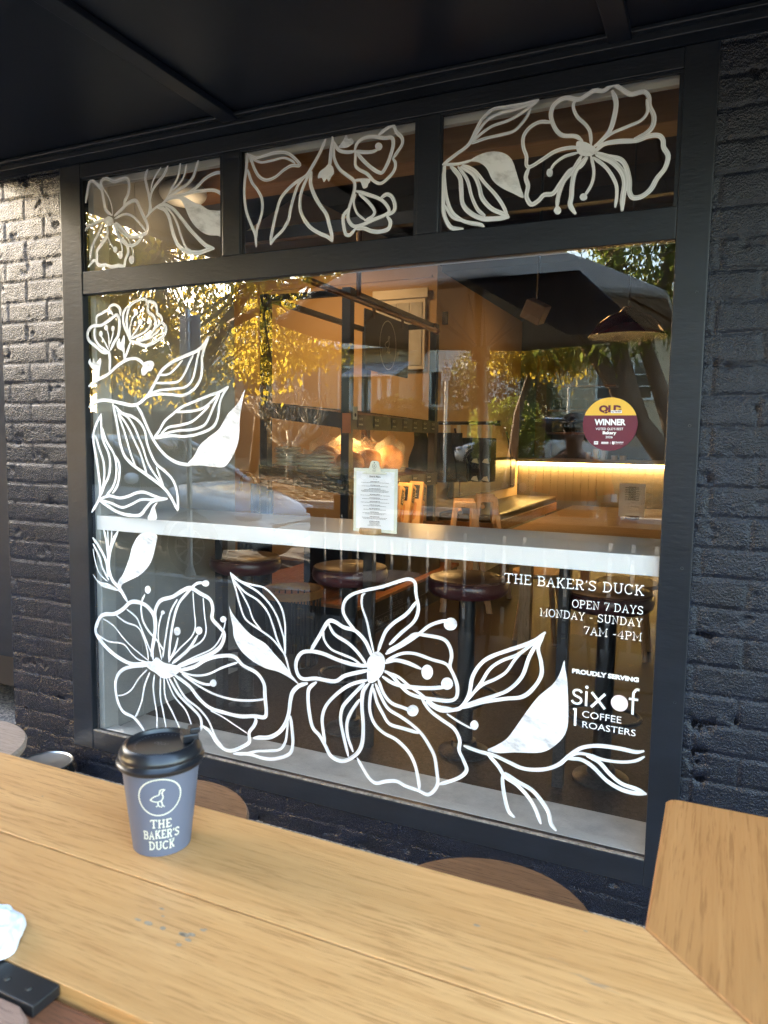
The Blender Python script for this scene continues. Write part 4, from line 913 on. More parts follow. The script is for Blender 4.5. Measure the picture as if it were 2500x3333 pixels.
# outdoor stools with round timber seats
def seat_stool(x, y, z, r, mat, label, group='round timber stools along the bar table'):
    t = thing('bar_stool', label, 'stool', (x, y, 0), group)
    MB().lathe([(0, -.026), (r - .012, -.026), (r - .002, -.018), (r, -.006), (r - .004, 0), (0, 0.0005)], (x, y, z), 56).build('seat', mat, t, smooth=True)
    for sx in (-1, 1):
        for sy in (-1, 1):
            MB().tube([(x + sx * .10, y + sy * .10, z - .027), (x + sx * .19, y + sy * .19, 0.002)], .011, 10).build('leg', M['black_steel'], t, smooth=True)
    q = [(x + sx * .157, y + sy * .157, .27) for sx, sy in ((-1, -1), (1, -1), (1, 1), (-1, 1), (-1, -1))]
    m = MB()
    for a, b in zip(q, q[1:]): m.tube([a, b], .007, 8)
    m.build('footrest', M['black_steel'], t, smooth=True); return t
seat_stool(-.140, -1.265, .75, .175, M['walnut'], 'walnut topped stool by the corner of the bar table')
seat_stool(-.790, -1.250, .75, .175, M['walnut'], 'walnut topped stool just behind the coffee cup')
seat_stool(-1.440, -1.245, .76, .190, M['greywood'], 'greyish pale topped stool near the metal bowl')

bo = thing('metal_bowl', 'stainless steel dog bowl in a black stand by the brick pier', 'bowl', (-2.39, -.15, 0))
MB().lathe([(.112, 0), (.112, .05), (.100, .082), (.094, .082), (.094, .01), (.0, .01)], (-2.39, -.15, 0), 40).build('stand', M['black_steel'], bo, smooth=True)
MB().lathe([(.0, .030), (.070, .032), (.092, .085), (.108, .097), (.112, .0945), (.106, .092)], (-2.39, -.15, .003), 48).build('bowl_dish', M['steel'], bo, smooth=True)
for x, y, a in ((-.47, -.14, .3), (-.2, -.05, 1.9), (-.72, -.2, 2.4), (-.62, -.06, .9)):
    m = MB(); rt = Matrix.Rotation(a, 3, 'Z')
    pts = [rt @ Vector(q) + Vector((x, y, .004)) for q in ((-.022, 0, 0), (-.006, .009, .004), (.012, .006, .009), (.024, 0, .003), (.010, -.007, .002), (-.008, -.009, .006))]
    m.poly(pts); m.poly([q + Vector((0, 0, .0012)) for q in reversed(pts)])
    tag(m.build('fallen_leaf', pm('brown_leaf', (.20, .09, .03), .7)), 'small brown dead leaf on the pebbly paving', 'leaf', 'dead leaves by the wall')

# ================================================================== INTERIOR
FZ = 0.19
fm, ft, fb = nodes('polished_concrete'); v = coords(ft)
f1 = tex(ft, v, 130, 2, 0.6); f2 = tex(ft, v, 1.2, 3)
base = ramp(ft, f2, [(0.35, (0.022, 0.0125, 0.0065)), (0.65, (0.034, 0.019, 0.0095))])
ft.links.new(mixc(ft, ramp(ft, f1, [(0.52, (0,) * 3), (0.62, (0.75,) * 3)]), base, (0.009, 0.006, 0.004)), fb.inputs['Base Color']); fb.inputs['Roughness'].default_value = 0.45; fb.inputs['Specular IOR Level'].default_value = 0.25
m = MB(); m.quad((-7, 0.275, FZ), (5, 0.275, FZ), (5, 10, FZ), (-7, 10, FZ)); tag(m.build('interior_floor', fm), kind='structure')
m = MB(); m.box(-2.23, 0.05, 0.086, 0.2745, 0.10, FZ + .004); tag(m.build('window_ledge', M['ledge'], bevel=0.004), 'pale concrete ledge along the inside of the window', 'ledge')
m = MB(); m.box(-2.74, -2.2325, 0.265, 0.36, FZ, 4.2); m.box(-2.30, -2.2325, 0.111, 0.2645, FZ, 4.2)
m.box(-2.36, -2.2600, 0.361, 1.02, FZ, 4.2); m.box(-2.2598, -2.245, 0.362, 1.018, FZ + .001, FZ + .14)
tag(m.build('side_wall', M['sidewall'], bevel=0.004), 'offwhite inside wall with skirting at the left end of the window', 'wall')
m = MB(); m.prism([(-6.9, FZ), (-2.4, FZ), (-2.4, 3.15), (-3.9, 3.98), (-6.9, 2.6)], 'y', 4.40, 4.52)
m.box(-5.6, -2.45, 4.385, 4.3995, 3.03, 3.055)
bwk = m.build('cream_wall', M['wall_warm']); tag(bwk, 'warm cream gable wall behind the bread rack', 'wall')
m = MB(); m.box(-2.52, -2.40, 4.5205, 7.62, FZ, 3.1)
tag(m.build('bench_wall', M['wall_warm']), 'cream wall along the back of the bench seat', 'wall')
m = MB(); m.quad((-7, 0.27, 4.18), (5, 0.27, 4.18), (5, 10, 4.18), (-7, 10, 4.18)); tag(m.build('ceiling', M['ceil_dark']), kind='structure')
for y in (1.5, 2.6, 3.7, 4.8, 6.0): tag(MB().box(-7, 5, y, y + .07, 3.75, 3.95).build('ceiling_rafter', M['ceil_dark']), 'dark rafter under the ceiling', 'rafter', 'dark rafters')
m = MB(); m.box(-7, 5, 9.0, 9.1, FZ, 4.17); tag(m.build('back_wall', M['backwall']), 'dark grey green wall at the back of the shop', 'wall')
m = MB(); m.box(-2.231, 4.9, .62, .80, 2.712, 4.17); tag(m.build('bulkhead', M['bulkhead']), 'grey bulkhead above the timber beam inside the window', 'bulkhead')
m = MB(); m.box(-2.231, 4.9, .55, .69, 2.594, 2.7105); tag(m.build('timber_beam', M['beam'], bevel=.004), 'warm brown timber beam above the window head', 'beam')
m = MB(); m.box(-2.9, 1.5, 1.98, 2.04, 2.80, 2.878); tag(m.build('ceiling_track', M['black_steel'], bevel=.003), 'long black lighting track hung across the shop', 'track')

# white service ledge of the window
ct = thing('window_counter', 'white laminate counter running along the inside of the window', 'counter', (-1.1, .25, 1.1))
MB().box(-2.2445, 0.0, 0.022, 0.0345, 1.0835, 1.1440).build('front_edge', M['counter'], ct, bevel=.0015)
MB().box(-2.2440, 0.0, 0.0347, 0.475, 1.0840, 1.1436).build('countertop', M['counter_top'], ct, bevel=.0015)
for x in (-1.9, -1.15, -.35): MB().box(x - .02, x + .02, .40, .44, FZ, 1.0838).build('bracket', M['black_steel'], ct)

# menu on a clipboard standing on the counter
cbd = thing('menu_clipboard', 'pale clipboard with the dine-in menu on the white counter', 'clipboard', (-.955, .06, 1.144))
yb_ = .062
MB().box(-1.0455, -.8735, yb_, yb_ + .004, 1.150, 1.378).build('board', M['boardpale'], cbd, bevel=.002)
MB().box(-1.034, -.885, yb_ - .0012, yb_ - .0003, 1.162, 1.366).build('menu_paper', M['paper'], cbd)
m = MB(); m.prism([(-1.005, 1.3585), (-.914, 1.3585), (-.914, 1.3625), (-.934, 1.369), (-.940, 1.385), (-.944, 1.4005), (-.950, 1.4045), (-.968, 1.4045), (-.974, 1.4005), (-.978, 1.385), (-.984, 1.369), (-1.005, 1.3625)], 'y', yb_ - .010, yb_ - .003)
clip = m.build('clip', M['boardpale'], cbd, bevel=.001)
F = Flat(wall_plane(yb_ - .0108)); F.ring(-.959, 1.3865, .0075, .0009); duck(F, -.959, 1.3865, .0050, .0008); F.disc(-.959, 1.3985, .0022); F.build('clip_mark', M['ink'], clip)
for k, s in enumerate(('THE', "BAKER'S", 'DUCK')): text(s, .0030, (-.959, yb_ - .0109, 1.3752 - k * .0046), M['ink'], 'clip_lettering', clip)
MB().lathe([(.040, 0), (.042, .003), (.042, .017), (.040, .020)], (-.975, yb_ + .002, 1.1445), 40).build('wooden_stand', M['pine'], cbd, smooth=True)
text('Dine-In Menu.', .0062, (-.9595, yb_ - .0018, 1.3460), M['ink'], 'menu_heading', cbd, 'CENTER', .0440, .0003)
text('7am - 2pm', .0028, (-.9595, yb_ - .0018, 1.3385), M['ink'], 'menu_heading', cbd)
F = Flat(wall_plane(yb_ - .0017)); z = 1.331
def scrawl(F, x, z, wid, h):
    xx = x - wid / 2
    while xx < x + wid / 2:
        l = random.uniform(.002, .006); F.stroke([(xx, z), (min(xx + l, x + wid / 2), z)], h, False, False); xx += l + .0012
for n_, k in ((2, 0), (2, 0), (4, 1), (2, 0), (2, 0), (2, 1), (2, 1), (2, 1), (3, 0), (3, 1), (5, 0)):
    for q in range(n_):
        scrawl(F, -.9595, z, random.uniform(.030, .045) if q == 0 else random.uniform(.07, .115) * (.5 if n_ == 5 else 1), .0020 if q == 0 else .0013); z -= .0037
    z -= .0052
F.build('menu_text', M['ink'], cbd)

# bar stools inside
def pedestal_stool(x, y, label, r=.165):
    t = thing('pedestal_stool', label, 'stool', (x, y, FZ), 'burgundy pedestal stools at the window counter'); sz = .745
    st = MB().lathe([(.0, sz - .075), (r - .02, sz - .075), (r - .004, sz - .06), (r + .002, sz - .04), (r - .003, sz - .018), (r - .006, sz - .014)], (x, y, FZ), 56).build('seat', M['leather'], t, smooth=True)
    MB().lathe([(r - .0055, sz - .0145), (r - .003, sz - .010), (r - .008, sz - .005), (r - .012, sz - .006), (r - .03, sz + .001), (0, sz + .006)], (x, y, FZ), 56).build('seat_top', M['leather_top'], st, smooth=True)
    MB().lathe([(.035, .03), (.035, sz - .0755)], (x, y, FZ), 28).build('pedestal', M['black_steel'], t, smooth=True)
    MB().lathe([(.095, 0), (.105, .004), (.105, .012), (.085, .022), (.055, .032), (.050, .055), (.0355, .060)], (x, y, FZ), 40).build('base', M['black_steel'], t, smooth=True)
    q = [(x + .135 * math.cos(R(a)), y + .11 * math.sin(R(a)), FZ + .255) for a in range(0, 361, 15)]
    m = MB().tube(q, .0085, 8); m.tube([(x, y - .034, FZ + .22), (x - .06, y - .07, FZ + .222), (x - .10, y - .075, FZ + .25)], .008, 8); m.tube([(x, y - .034, FZ + .22), (x + .06, y - .07, FZ + .222), (x + .10, y - .075, FZ + .25)], .008, 8)
    m.build('footring', M['black_steel'], t, smooth=True); return t
pedestal_stool(-1.855, .545, 'burgundy pedestal stool nearest the white side wall')
pedestal_stool(-1.305, .545, 'burgundy pedestal stool in front of the red timber plinth')
pedestal_stool(-.765, .545, 'burgundy pedestal stool behind the middle painted flower')
pedestal_stool(-.212, .545, 'burgundy pedestal stool behind the opening hours lettering')

# low timber stools further in
def low_stool(x, y, label):
    t = thing('timber_stool', label, 'stool', (x, y, FZ), 'low timber stools by the oak table')
    MB().lathe([(0, .425), (.175, .425), (.185, .435), (.183, .455), (0, .458)], (x, y, FZ), 48).build('seat', M['pine'], t, smooth=True)
    for a in (45, 135, 225, 315):
        c, s = math.cos(R(a)), math.sin(R(a)); MB().tube([(x + c * .12, y + s * .12, FZ + .424), (x + c * .185, y + s * .185, FZ + .001)], [.019, .015], 12).build('leg', M['pine'], t, smooth=True)
    return t
low_stool(-.90, 2.50, 'low timber stool behind the shop name lettering'); low_stool(-.34, 2.38, 'low timber stool right of the shop name lettering'); low_stool(.02, 3.1, 'low timber stool furthest under the oak table')

# oak table with a menu
t = thing('oak_table', 'oak dining table standing in the middle of the shop', 'table', (-.5, 3.2, FZ))
MB().box(-1.06, .20, 1.95, 4.40, .895, .93).build('tabletop', M['oak'], t, bevel=.006)
for x in (-.9, .05):
    for y in (2.1, 4.25): MB().box(x - .035, x + .035, y - .035, y + .035, FZ, .8945).build('leg', M['pine'], t)
t = thing('table_menu', 'small white printed menu standing on the oak table', 'menu', (-.45, 3.45, .93))
MB().box(-.545, -.360, 3.44, 3.445, .942, 1.19).build('menu_sheet', M['paper'], t); MB().lathe([(.055, 0), (.055, .02)], (-.45, 3.44, .9305), 30).build('menu_base', M['walnut'], t, smooth=True)
F = Flat(wall_plane(3.4385)); z = 1.165
for k in range(16): scrawl(F, -.4525, z, .05 if k % 2 == 0 else .10, .0035); z -= .0075 if k % 2 else .0055
F.build('menu_text', M['ink'], t)

# bread rack: tilted shelves, posts, plinth
rk = thing('bread_rack', 'black steel bread rack with tilted shelves and timber plinth', 'rack', (-2.4, 2.8, FZ))
m = MB(); m.box(-3.05, -1.91, 1.81, 3.75, FZ, .405); m.build('plinth', M['navy'], rk)
MB().box(-3.06, -1.895, 1.80, 3.76, .4052, .43).build('plinth_deck', M['deck'], rk, bevel=.003)
for x, y in ((-2.115, 2.05), (-2.75, 2.05), (-2.115, 3.62), (-2.75, 3.62)):
    MB().box(x - .030, x + .030, y - .030, y + .030, .4302, 2.46).build('post', M['black_steel'], rk)
m = MB()
for z in (2.44,):
    m.box(-2.77, -2.09, 2.072, 2.10, z - .02, z + .022); m.box(-2.77, -2.09, 3.57, 3.60, z - .02, z + .022); m.box(-2.137, -2.105, 2.101, 3.569, z - .019, z + .021); m.box(-2.77, -2.74, 2.101, 3.569, z - .019, z + .021)
m.build('top_frame', M['black_steel'], rk)
def shelf(z, tilt=.085):      # z at the low customer edge
    m = MB(); th = math.atan2(tilt, .64)
    for y in (2.012, 3.645): m.prism([(-2.785, z + tilt + .05), (-2.785, z + tilt - .05), (-2.078, z - .05), (-2.078, z + .05)], 'y', y, y + .015)
    m.box(-2.092, -2.0785, 2.0275, 3.6445, z - .05, z + .05); m.box(-2.785, -2.772, 2.0275, 3.6445, z + tilt - .05, z + tilt + .05)
    s = m.build('shelf_rail', M['black_steel'], rk)
    m = MB()
    for k in range(12):
        x = -2.755 + k * .054; zz = z + .03 + tilt * (-2.092 - x) / .69
        m.prism([(x, zz + .0035), (x + .042, zz - .0017), (x + .042, zz + .008), (x, zz + .0132)], 'y', 2.03, 3.64)
    m.build('shelf_slats', M['darkslat'], s)
shelf(1.60); shelf(1.165)
# hung sign
pp = thing('hanging_pipe', 'dark copper pipe slung below the lighting track', 'pipe', (-2.02, 2.4, 2.37))
MB().tube([(-2.02, 1.35, 2.37), (-2.02, 3.42, 2.37)], .019, 14).tube([(-2.02, 3.40, 2.37), (-2.02, 3.425, 2.37)], .028, 14).build('pipe_rod', M['copper'], pp, smooth=True)
MB().tube([(-2.02, 2.01, 2.371), (-2.02, 2.01, 2.80)], .016, 12).build('hanger', M['copper'], pp, smooth=True)
sg = thing('hanging_sign', 'charcoal board sign with a gold circle and duck on leather straps', 'sign', (-2.02, 2.45, 2.1))
MB().box(-2.026, -2.014, 2.10, 2.82, 1.945, 2.335).build('sign_board', M['signboard'], sg)
F = Flat(lambda a, b, l: (-2.0135 + l, a, b)); F.ring(2.46, 2.14, .135, .0075, .165); duck(F, 2.46, 2.15, .085, .006); F.build('sign_emblem', M['cream'], sg)
for y in (2.22, 2.70):
    m = MB()
    for d in (-.03, .03): m.prism([(y + d - .012, 2.392), (y + d + .012, 2.392), (y + .012, 2.29), (y - .012, 2.29)], 'x', -2.0135 if d > 0 else -2.0105, -2.011 if d > 0 else -2.008)
    m.build('strap', M['leather_top'], sg)
# bread on the lower shelf
def loaf(x, y, z, r, label, sd, bag=True):
    t = thing('bagged_loaf', label, 'bread', (x, y, z), 'bagged loaves on the bread rack')
    MB().blob((x, y, z + r[2] * .9), r, 22, 14, .10, 3, sd).build('loaf', M['crust'], t, smooth='all')
    m = MB(); pr = []
    for i in range(15):
        f = i / 14; h = z + .004 + f * (r[2] * 2 + .17)
        k = 1.10 if f < .5 else 1.10 - .88 * smooth(.5, .72, f) + .55 * smooth(.74, 1, f)
        pr.append((k, h))
    n0 = 0; sg_ = 26
    for i, (k, h) in enumerate(pr):
        for j in range(sg_):
            a = 2 * math.pi * j / sg_; q = 1 + .16 * noise.noise(Vector((math.cos(a) * 3, math.sin(a) * 3, i * .5 + sd)))* (.4 + i / 9)
            m.v.append((x + math.cos(a) * r[0] * k * q, y + math.sin(a) * r[1] * k * q, h))
    for i in range(14):
        for j in range(sg_):
            a = i * sg_ + j; b = i * sg_ + (j + 1) % sg_; m.f.append((a, b, b + sg_, a + sg_))
    m.build('bag', M['film'], t, smooth='all', fix=False); return t
zs = lambda x: 1.165 + .045 + .085 * (-2.092 - x) / .69
for k, (x, y, r, l) in enumerate([(-2.235, 2.33, (.10, .105, .085), 'round bagged loaf behind the front post'), (-2.24, 2.62, (.105, .125, .095), 'big round bagged loaf right of the front post'), (-2.22, 2.98, (.10, .13, .11), 'tall brown bagged loaf at the right of the shelf'),
     (-2.48, 2.42, (.11, .11, .09), 'bagged loaf standing second from the window at the back'), (-2.50, 2.75, (.11, .12, .09), 'bagged loaf at the back of the shelf, middle'), (-2.52, 3.08, (.11, .12, .09), 'bagged loaf at the far back of the shelf')]):
    loaf(x, y, zs(x - r[0]), r, l, k * 3.7)
for k, (x, y, w_, n_) in enumerate([(-2.42, 2.16, .30, 4), (-2.66, 2.20, .20, 5), (-2.24, 2.14, .16, 2)]):
    t = thing('flatbread_pack', ['wide bagged stack of pale flatbreads at the window side', 'tall bagged stack of pale flatbreads beside the left post', 'small bagged flatbread by the front post'][k], 'bread', (x, y, 1.25), 'bagged flatbreads on the bread rack')
    m = MB()
    for q in range(n_): m.blob((x + .01 * math.sin(q * 3), y, zs(x - w_ * .4) + .018 + q * .027), (w_ / 2, .09, .017), 18, 8, .10, 4, q * 2.1 + k)
    m.build('flatbreads', M['dough'], t, smooth='all')
    MB().blob((x, y, zs(x - w_ * .4) + n_ * .0145), (w_ / 2 + .03, .105, n_ * .0145 + .03), 20, 12, .22, 3, k * 5).build('bag', M['film'], t, smooth='all')
# price tags
ty = [2.17, 2.42, 2.72, 2.93, 3.13, 3.34, 3.52]; nm = ['COUNTRY', 'BLUE', 'SPELT', 'MULTIGRAIN', 'RYE', 'FRUIT', 'OLIVE']
def price(y, z, word, sz=.075):
    t = thing('price_tag', 'black price tag reading %s on the shelf edge' % word.lower(), 'price tag', (-2.07, y, z), 'black price tags on the bread rack')
    MB().box(-2.0775, -2.0735, y - sz * .55, y + sz * .55, z - .042, z + .042).build('tag_card', M['tag'], t)
    text(word, .018, (-2.0728, y, z + .008), M['chalk'], 'tag_text', t, 'CENTER', sz * .8, 0, (90, 0, 90))
    F = Flat(lambda a, b, l: (-2.0727 + l, a, b)); scrawl(F, y, z - .02, sz * .8, .010); F.build('tag_text', M['chalk'], t)
for y, n in zip(ty, nm): price(y, 1.605, n)
for y, n in zip((2.80, 3.15, 3.45), ('ROLLS', 'GARLIC', 'SOURDOUGH')): price(y, 1.170, n, .10)
t = thing('notice_card', 'orange notice card taped to the front post of the rack', 'notice', (-2.09, 2.03, 1.58))
MB().box(-2.128, -2.066, 2.006, 2.0095, 1.525, 1.655).build('card', pm('orange_card', (.55, .16, .05), .6), t)
t2 = thing('small_label', 'small grey label with a black dot above the orange card', 'label', (-2.06, 2.1, 1.63))
MB().box(-2.076, -2.0725, 2.055, 2.115, 1.615, 1.70).build('card', M['boardpale'], t2); F = Flat(lambda a, b, l: (-2.0718 + l, a, b)); F.disc(2.085, 1.645, .013); F.build('dot', M['ink'], t2)

# paper bread bags and rolls on the plinth deck stand
st = thing('display_crate', 'dark crate on the plinth carrying the paper bread bags', 'crate', (-2.0, 2.9, .43))
MB().box(-2.62, -1.96, 2.35, 3.45, .4305, .80).build('crate_body', M['black_steel'], st); MB().box(-2.64, -1.94, 2.33, 3.47, .8003, .815).build('crate_lid', M['darkslat'], st)
for k, y in enumerate((2.62, 2.83, 3.06)):
    t = thing('paper_bag', ['kraft paper bread bag nearest the window', 'kraft paper bread bag in the middle of the three', 'kraft paper bread bag furthest from the window'][k], 'bag', (-2.05, y, .815), 'kraft bread bags beside the menu')
    rt = Matrix.Rotation(R(-14), 3, 'X') @ Matrix.Rotation(R(12), 3, 'Z'); og = (-2.05, y, .815)
    MB().box(-2.13, -1.985, y - .085, y + .085, .8155, 1.16, rt, og).build('bag_body', M['kraft'], t, bevel=.012)
    def onb(a, b, l, y=y, rt=rt, og=og): return tuple(Vector(og) + rt @ (Vector((-1.9842 + l, y + a, b)) - Vector(og)))
    def onb2(a, b, l, y=y, rt=rt, og=og): return tuple(Vector(og) + rt @ (Vector((-2.0575 + a, y - .0858 - l, b)) - Vector(og)))
    for fn in (onb, onb2):
        F = Flat(fn); F.fill([(-.045, 1.02), (.045, 1.02), (.045, 1.13), (-.045, 1.13)], False); F.build('bag_label', M['tag'], t)
        F = Flat(lambda a, b, l, fn=fn: fn(a, b, l + .0008)); F.ring(0, 1.095, .016, .003)
        for q in range(3): scrawl(F, 0, 1.062 - q * .012, .055, .005)
        F.build('bag_label_print', M['cream'], t)
        F = Flat(fn); F.fill([(-.03, .86), (.03, .86), (.034, .93), (.03, .99), (-.03, .99), (-.034, .93)]); F.build('bag_window', M['crust'], t)
t = thing('bagged_rolls', 'clear bag of brown bread rolls beside the menu clipboard', 'bread', (-1.99, 2.45, .815))
m = MB()
for k in range(8): m.blob((-2.02 + .05 * math.sin(k * 2.4), 2.45 + .05 * math.cos(k * 1.9), .86 + k * .026), (.05, .05, .036), 14, 8, .1, 3, k)
m.build('rolls', M['crust'], t, smooth='all'); MB().lathe([(.05, .001), (.105, .02), (.11, .12), (.09, .22), (.022, .27), (.05, .33), (.06, .35)], (-2.02, 2.45, .8155), 22).build('bag', M['film'], t, smooth='all')
# lettering on the plinth
F = Flat(lambda a, b, l: (-1.9092 + l, a, b)); slab(F, 'THE', 2.42, .360, .030, 'C'); slab(F, "BAKER'S DUCK", 2.42, .312, .034, 'C', width=.26)
F.stroke([(2.02, .300), (2.98, .300), (2.98, .215), (2.02, .215)], .003, False, False)
F.build('plinth_lettering', pm('grey_lettering', (.22, .22, .22), .6), rk)
text('PROUDLY BAKED EVERY DAY', .040, (-1.909, 2.50, .238), bpy.data.materials['grey_lettering'], 'plinth_lettering', rk, 'CENTER', .86, .0008, (90, 0, 90))

# hanging aprons and tote bags
for k, (y, dx) in enumerate(((3.78, -.12), (3.86, -.02), (3.94, .06), (4.02, .14))):
    m = MB(); x = -2.18 + dx
    for i in range(9):
        z = 1.56 - i * .055; wv = .05 + .008 * i
        for s in (-1, 1): m.v.append((x + s * wv + .01 * math.sin(i + k), y + .012 * math.sin(i * 1.3 + s + k), z))
        for s in (1, -1): m.v.append((x + s * wv + .01 * math.sin(i + k), y + .030 + .012 * math.sin(i * 1.3 + s + k), z))
    for i in range(8):
        for q in range(4): a = i * 4 + q; b = i * 4 + (q + 1) % 4; m.f.append((a, b, b + 4, a + 4))
    m.f += [(3, 2, 1, 0), (32, 33, 34, 35)]
    tag(m.build('hanging_apron', M['apron'], smooth='all'), ['dark apron hanging nearest the rack', 'second dark apron behind the rack', 'third dark apron behind the rack', 'dark apron hanging nearest the tote bags'][k], 'apron', 'dark aprons hanging by the rack')
rl2 = thing('coat_rail', 'black rail with rings that carries the navy tote bags', 'rail', (-1.9, 4.2, 1.66))
MB().tube([(-2.30, 4.25, 1.655), (-1.72, 4.25, 1.655)], .016, 12).tube([(-1.75, 4.25, 1.655), (-1.70, 4.25, 1.655)], .024, 12).build('rail_rod', M['black_steel'], rl2, smooth=True)
MB().tube([(-2.28, 4.25, 1.655), (-2.28, 4.41, 1.655)], .012, 10).build('rail_bracket', M['black_steel'], rl2)
for k in range(5):
    x = -2.20 + k * .10
    t = thing('tote_bag', ['navy tote bag with cream ties nearest the aprons', 'second navy tote bag along the rail', 'middle navy tote bag on the rail', 'fourth navy tote bag along the rail', 'navy tote bag at the free end of the rail'][k], 'bag', (x, 4.25, 1.3), 'navy tote bags on the rail')
    MB().box(x - .035, x + .045, 4.15, 4.33, 1.12, 1.52).build('bag_cloth', M['navycloth'], t, bevel=.012)
    m = MB(); m.box(x - .01, x + .02, 4.23, 4.26, 1.5203, 1.635); m.build('bag_strap', M['cream'], t); m = MB()
    for z in (1.14, 1.30): m.prism([(x - .03, z), (x + .035, z - .012), (x + .02, z + .035), (x - .01, z + .03)], 'y', 4.13, 4.149)
    m.build('cream_tie', M['cream'], t)
# umbrella stand
us = thing('umbrella_stand', 'black umbrella stand against the orange lit wall', 'stand', (-2.62, 1.72, FZ))
MB().lathe([(.10, 0), (.11, .01), (.11, .62), (.105, .62), (.105, .02), (0, .02)], (-2.62, 1.72, FZ), 30).build('stand_body', M['black_steel'], us, smooth=True)
um = thing('walking_umbrella', 'umbrella with a curved amber handle in the black stand', 'umbrella', (-2.60, 1.70, FZ))
hk = [(-2.60, 1.70, FZ + .05), (-2.60, 1.70, 1.19)] + [(-2.655 + .055 * math.cos(R(a)), 1.70, 1.19 + .06 * math.sin(R(a))) for a in range(15, 200, 20)] + [(-2.712, 1.70, 1.14)]
MB().tube(hk[:2], .03, 12).build('folded_canopy', M['navycloth'], um, smooth=True); MB().tube([(-2.60, 1.70, 1.05)] + hk[1:], .011, 10).build('handle', M['amber'], um, smooth=True)
um2 = thing('folded_umbrella', 'black folded umbrella beside the amber handled one', 'umbrella', (-2.56, 1.78, FZ)); MB().tube([(-2.56, 1.78, FZ + .04), (-2.55, 1.80, 1.06)], .02, 12).tube([(-2.55, 1.80, 1.04), (-2.55, 1.80, 1.14)], .022, 12).build('folded_canopy', M['black_steel'], um2, smooth=True)
for k in range(6):     # slatted basket below the stools
    pass
bk = thing('wire_basket', 'round wire basket with a timber rim beside the plinth', 'basket', (-2.05, 1.28, FZ))
m = MB()
for k in range(26):
    a = 2 * math.pi * k / 26; m.tube([(-2.05 + .14 * math.cos(a), 1.28 + .14 * math.sin(a), FZ), (-2.05 + .16 * math.cos(a), 1.28 + .16 * math.sin(a), FZ + .40)], .004, 6)
m.lathe([(.13, 0), (.145, .004), (.145, .012), (.0, .012)], (-2.05, 1.28, FZ), 30); m.build('wire_body', M['black_steel'], bk)
MB().lathe([(.158, .395), (.172, .395), (.175, .44), (.160, .44), (.158, .395)], (-2.05, 1.28, FZ), 40).build('rim', M['beam'], bk, smooth=True)

# children's chairs
def kid_chair(x, y, rz, label):
    t = thing('child_chair', label, 'chair', (x, y, FZ), 'timber child chairs beside the bench')
    for s in (-1, 1):
        m = MB(); m.prism([(y - .20, FZ), (y - .155, FZ), (y - .075, FZ + .80), (y + .02, FZ + .80), (y + .155, FZ), (y + .20, FZ), (y + .055, FZ + .845), (y - .105, FZ + .845)], 'x', x + s * .17 - .014, x + s * .17 + .014)
        m.build('side_frame', M['pine'], t, bevel=.006)
    m = MB(); m.tube([(x - .155, y - .06, FZ + .76), (x + .155, y - .06, FZ + .76)], .017, 12); m.build('grab_bar', M['pine'], t, smooth=True)
    MB().box(x - .155, x + .155, y + .02, y + .045, FZ + .62, FZ + .82).build('backrest', M['pine'], t, bevel=.006)
    MB().box(x - .155, x + .155, y - .12, y + .14, FZ + .52, FZ + .54).build('seat', M['pine'], t, bevel=.005); t.rotation_euler = (0, 0, rz); return t
kid_chair(-1.62, 3.12, R(-70), 'timber child chair nearest the paper bags'); kid_chair(-1.63, 3.72, R(-70), 'timber child chair nearest the bench cushion')

# bench, bolster, panelled counter
b_ = thing('bench_seat', 'timber bench with a dark leather cushion along the cream wall', 'bench', (-2.1, 6, FZ))
MB().box(-2.395, -1.84, 4.55, 7.55, .60, .705).build('bench_fascia', M['benchwood'], b_, bevel=.004)
MB().box(-2.395, -1.99, 4.60, 7.55, FZ, .5995).box(-1.989, -1.96, 4.60, 7.55, FZ, FZ + .16).build('bench_base', M['offwhite'], b_, bevel=.006)
MB().box(-2.395, -1.845, 4.56, 7.54, .7055, .785).build('cushion', M['cushion'], b_, bevel=.02)
o_b = thing('back_bolster', 'dark leather backrest hung on straps above the bench', 'cushion', (-2.3, 6, 1.1))
MB().box(-2.385, -2.315, 4.75, 7.2, .90, 1.30).build('bolster', M['cushion'], o_b, bevel=.03)
for y in (4.95, 6.95):
    m = MB(); m.box(-2.312, -2.308, y - .015, y + .015, .92, 1.29); m.tube([(-2.31, y, 1.28), (-2.39, y + .02, 1.62)], .010, 8); m.build('strap', M['leather'], o_b)
    MB().lathe([(.018, 0), (.024, .0), (.024, .006), (.018, .006), (.018, 0)], (-2.31, y, .95), 16).build('buckle', M['steel'], o_b)
sc_ = thing('service_counter', 'panelled service counter with a warm light strip under its top', 'counter', (0, 8, FZ))
m = MB(); m.box(-2.399, 4.8, 7.66, 8.4, FZ, 1.18)
for k in range(70):
    x = -2.35 + k * .10; m.box(x, x + .094, 7.648, 7.6595, FZ + .001, 1.179)
m.build('panelling', M['panel'], sc_); MB().box(-2.399, 4.8, 7.52, 8.45, 1.2305, 1.275).build('countertop', M['counter_top'], sc_, bevel=.004)
MB().box(-2.395, 4.8, 7.60, 7.635, 1.190, 1.2300).build('light_strip', M['led'], sc_)
ll = bpy.data.lights.new('strip_light', 'AREA'); ll.shape = 'RECTANGLE'; ll.size = 3.4; ll.size_y = .05; ll.energy = .45; ll.color = (1, .60, .20)
lo = bpy.data.objects.new('strip_light', ll); col.objects.link(lo); lo.location = (-.7, 7.60, 1.185); lo.rotation_euler = (R(15), 0, 0)
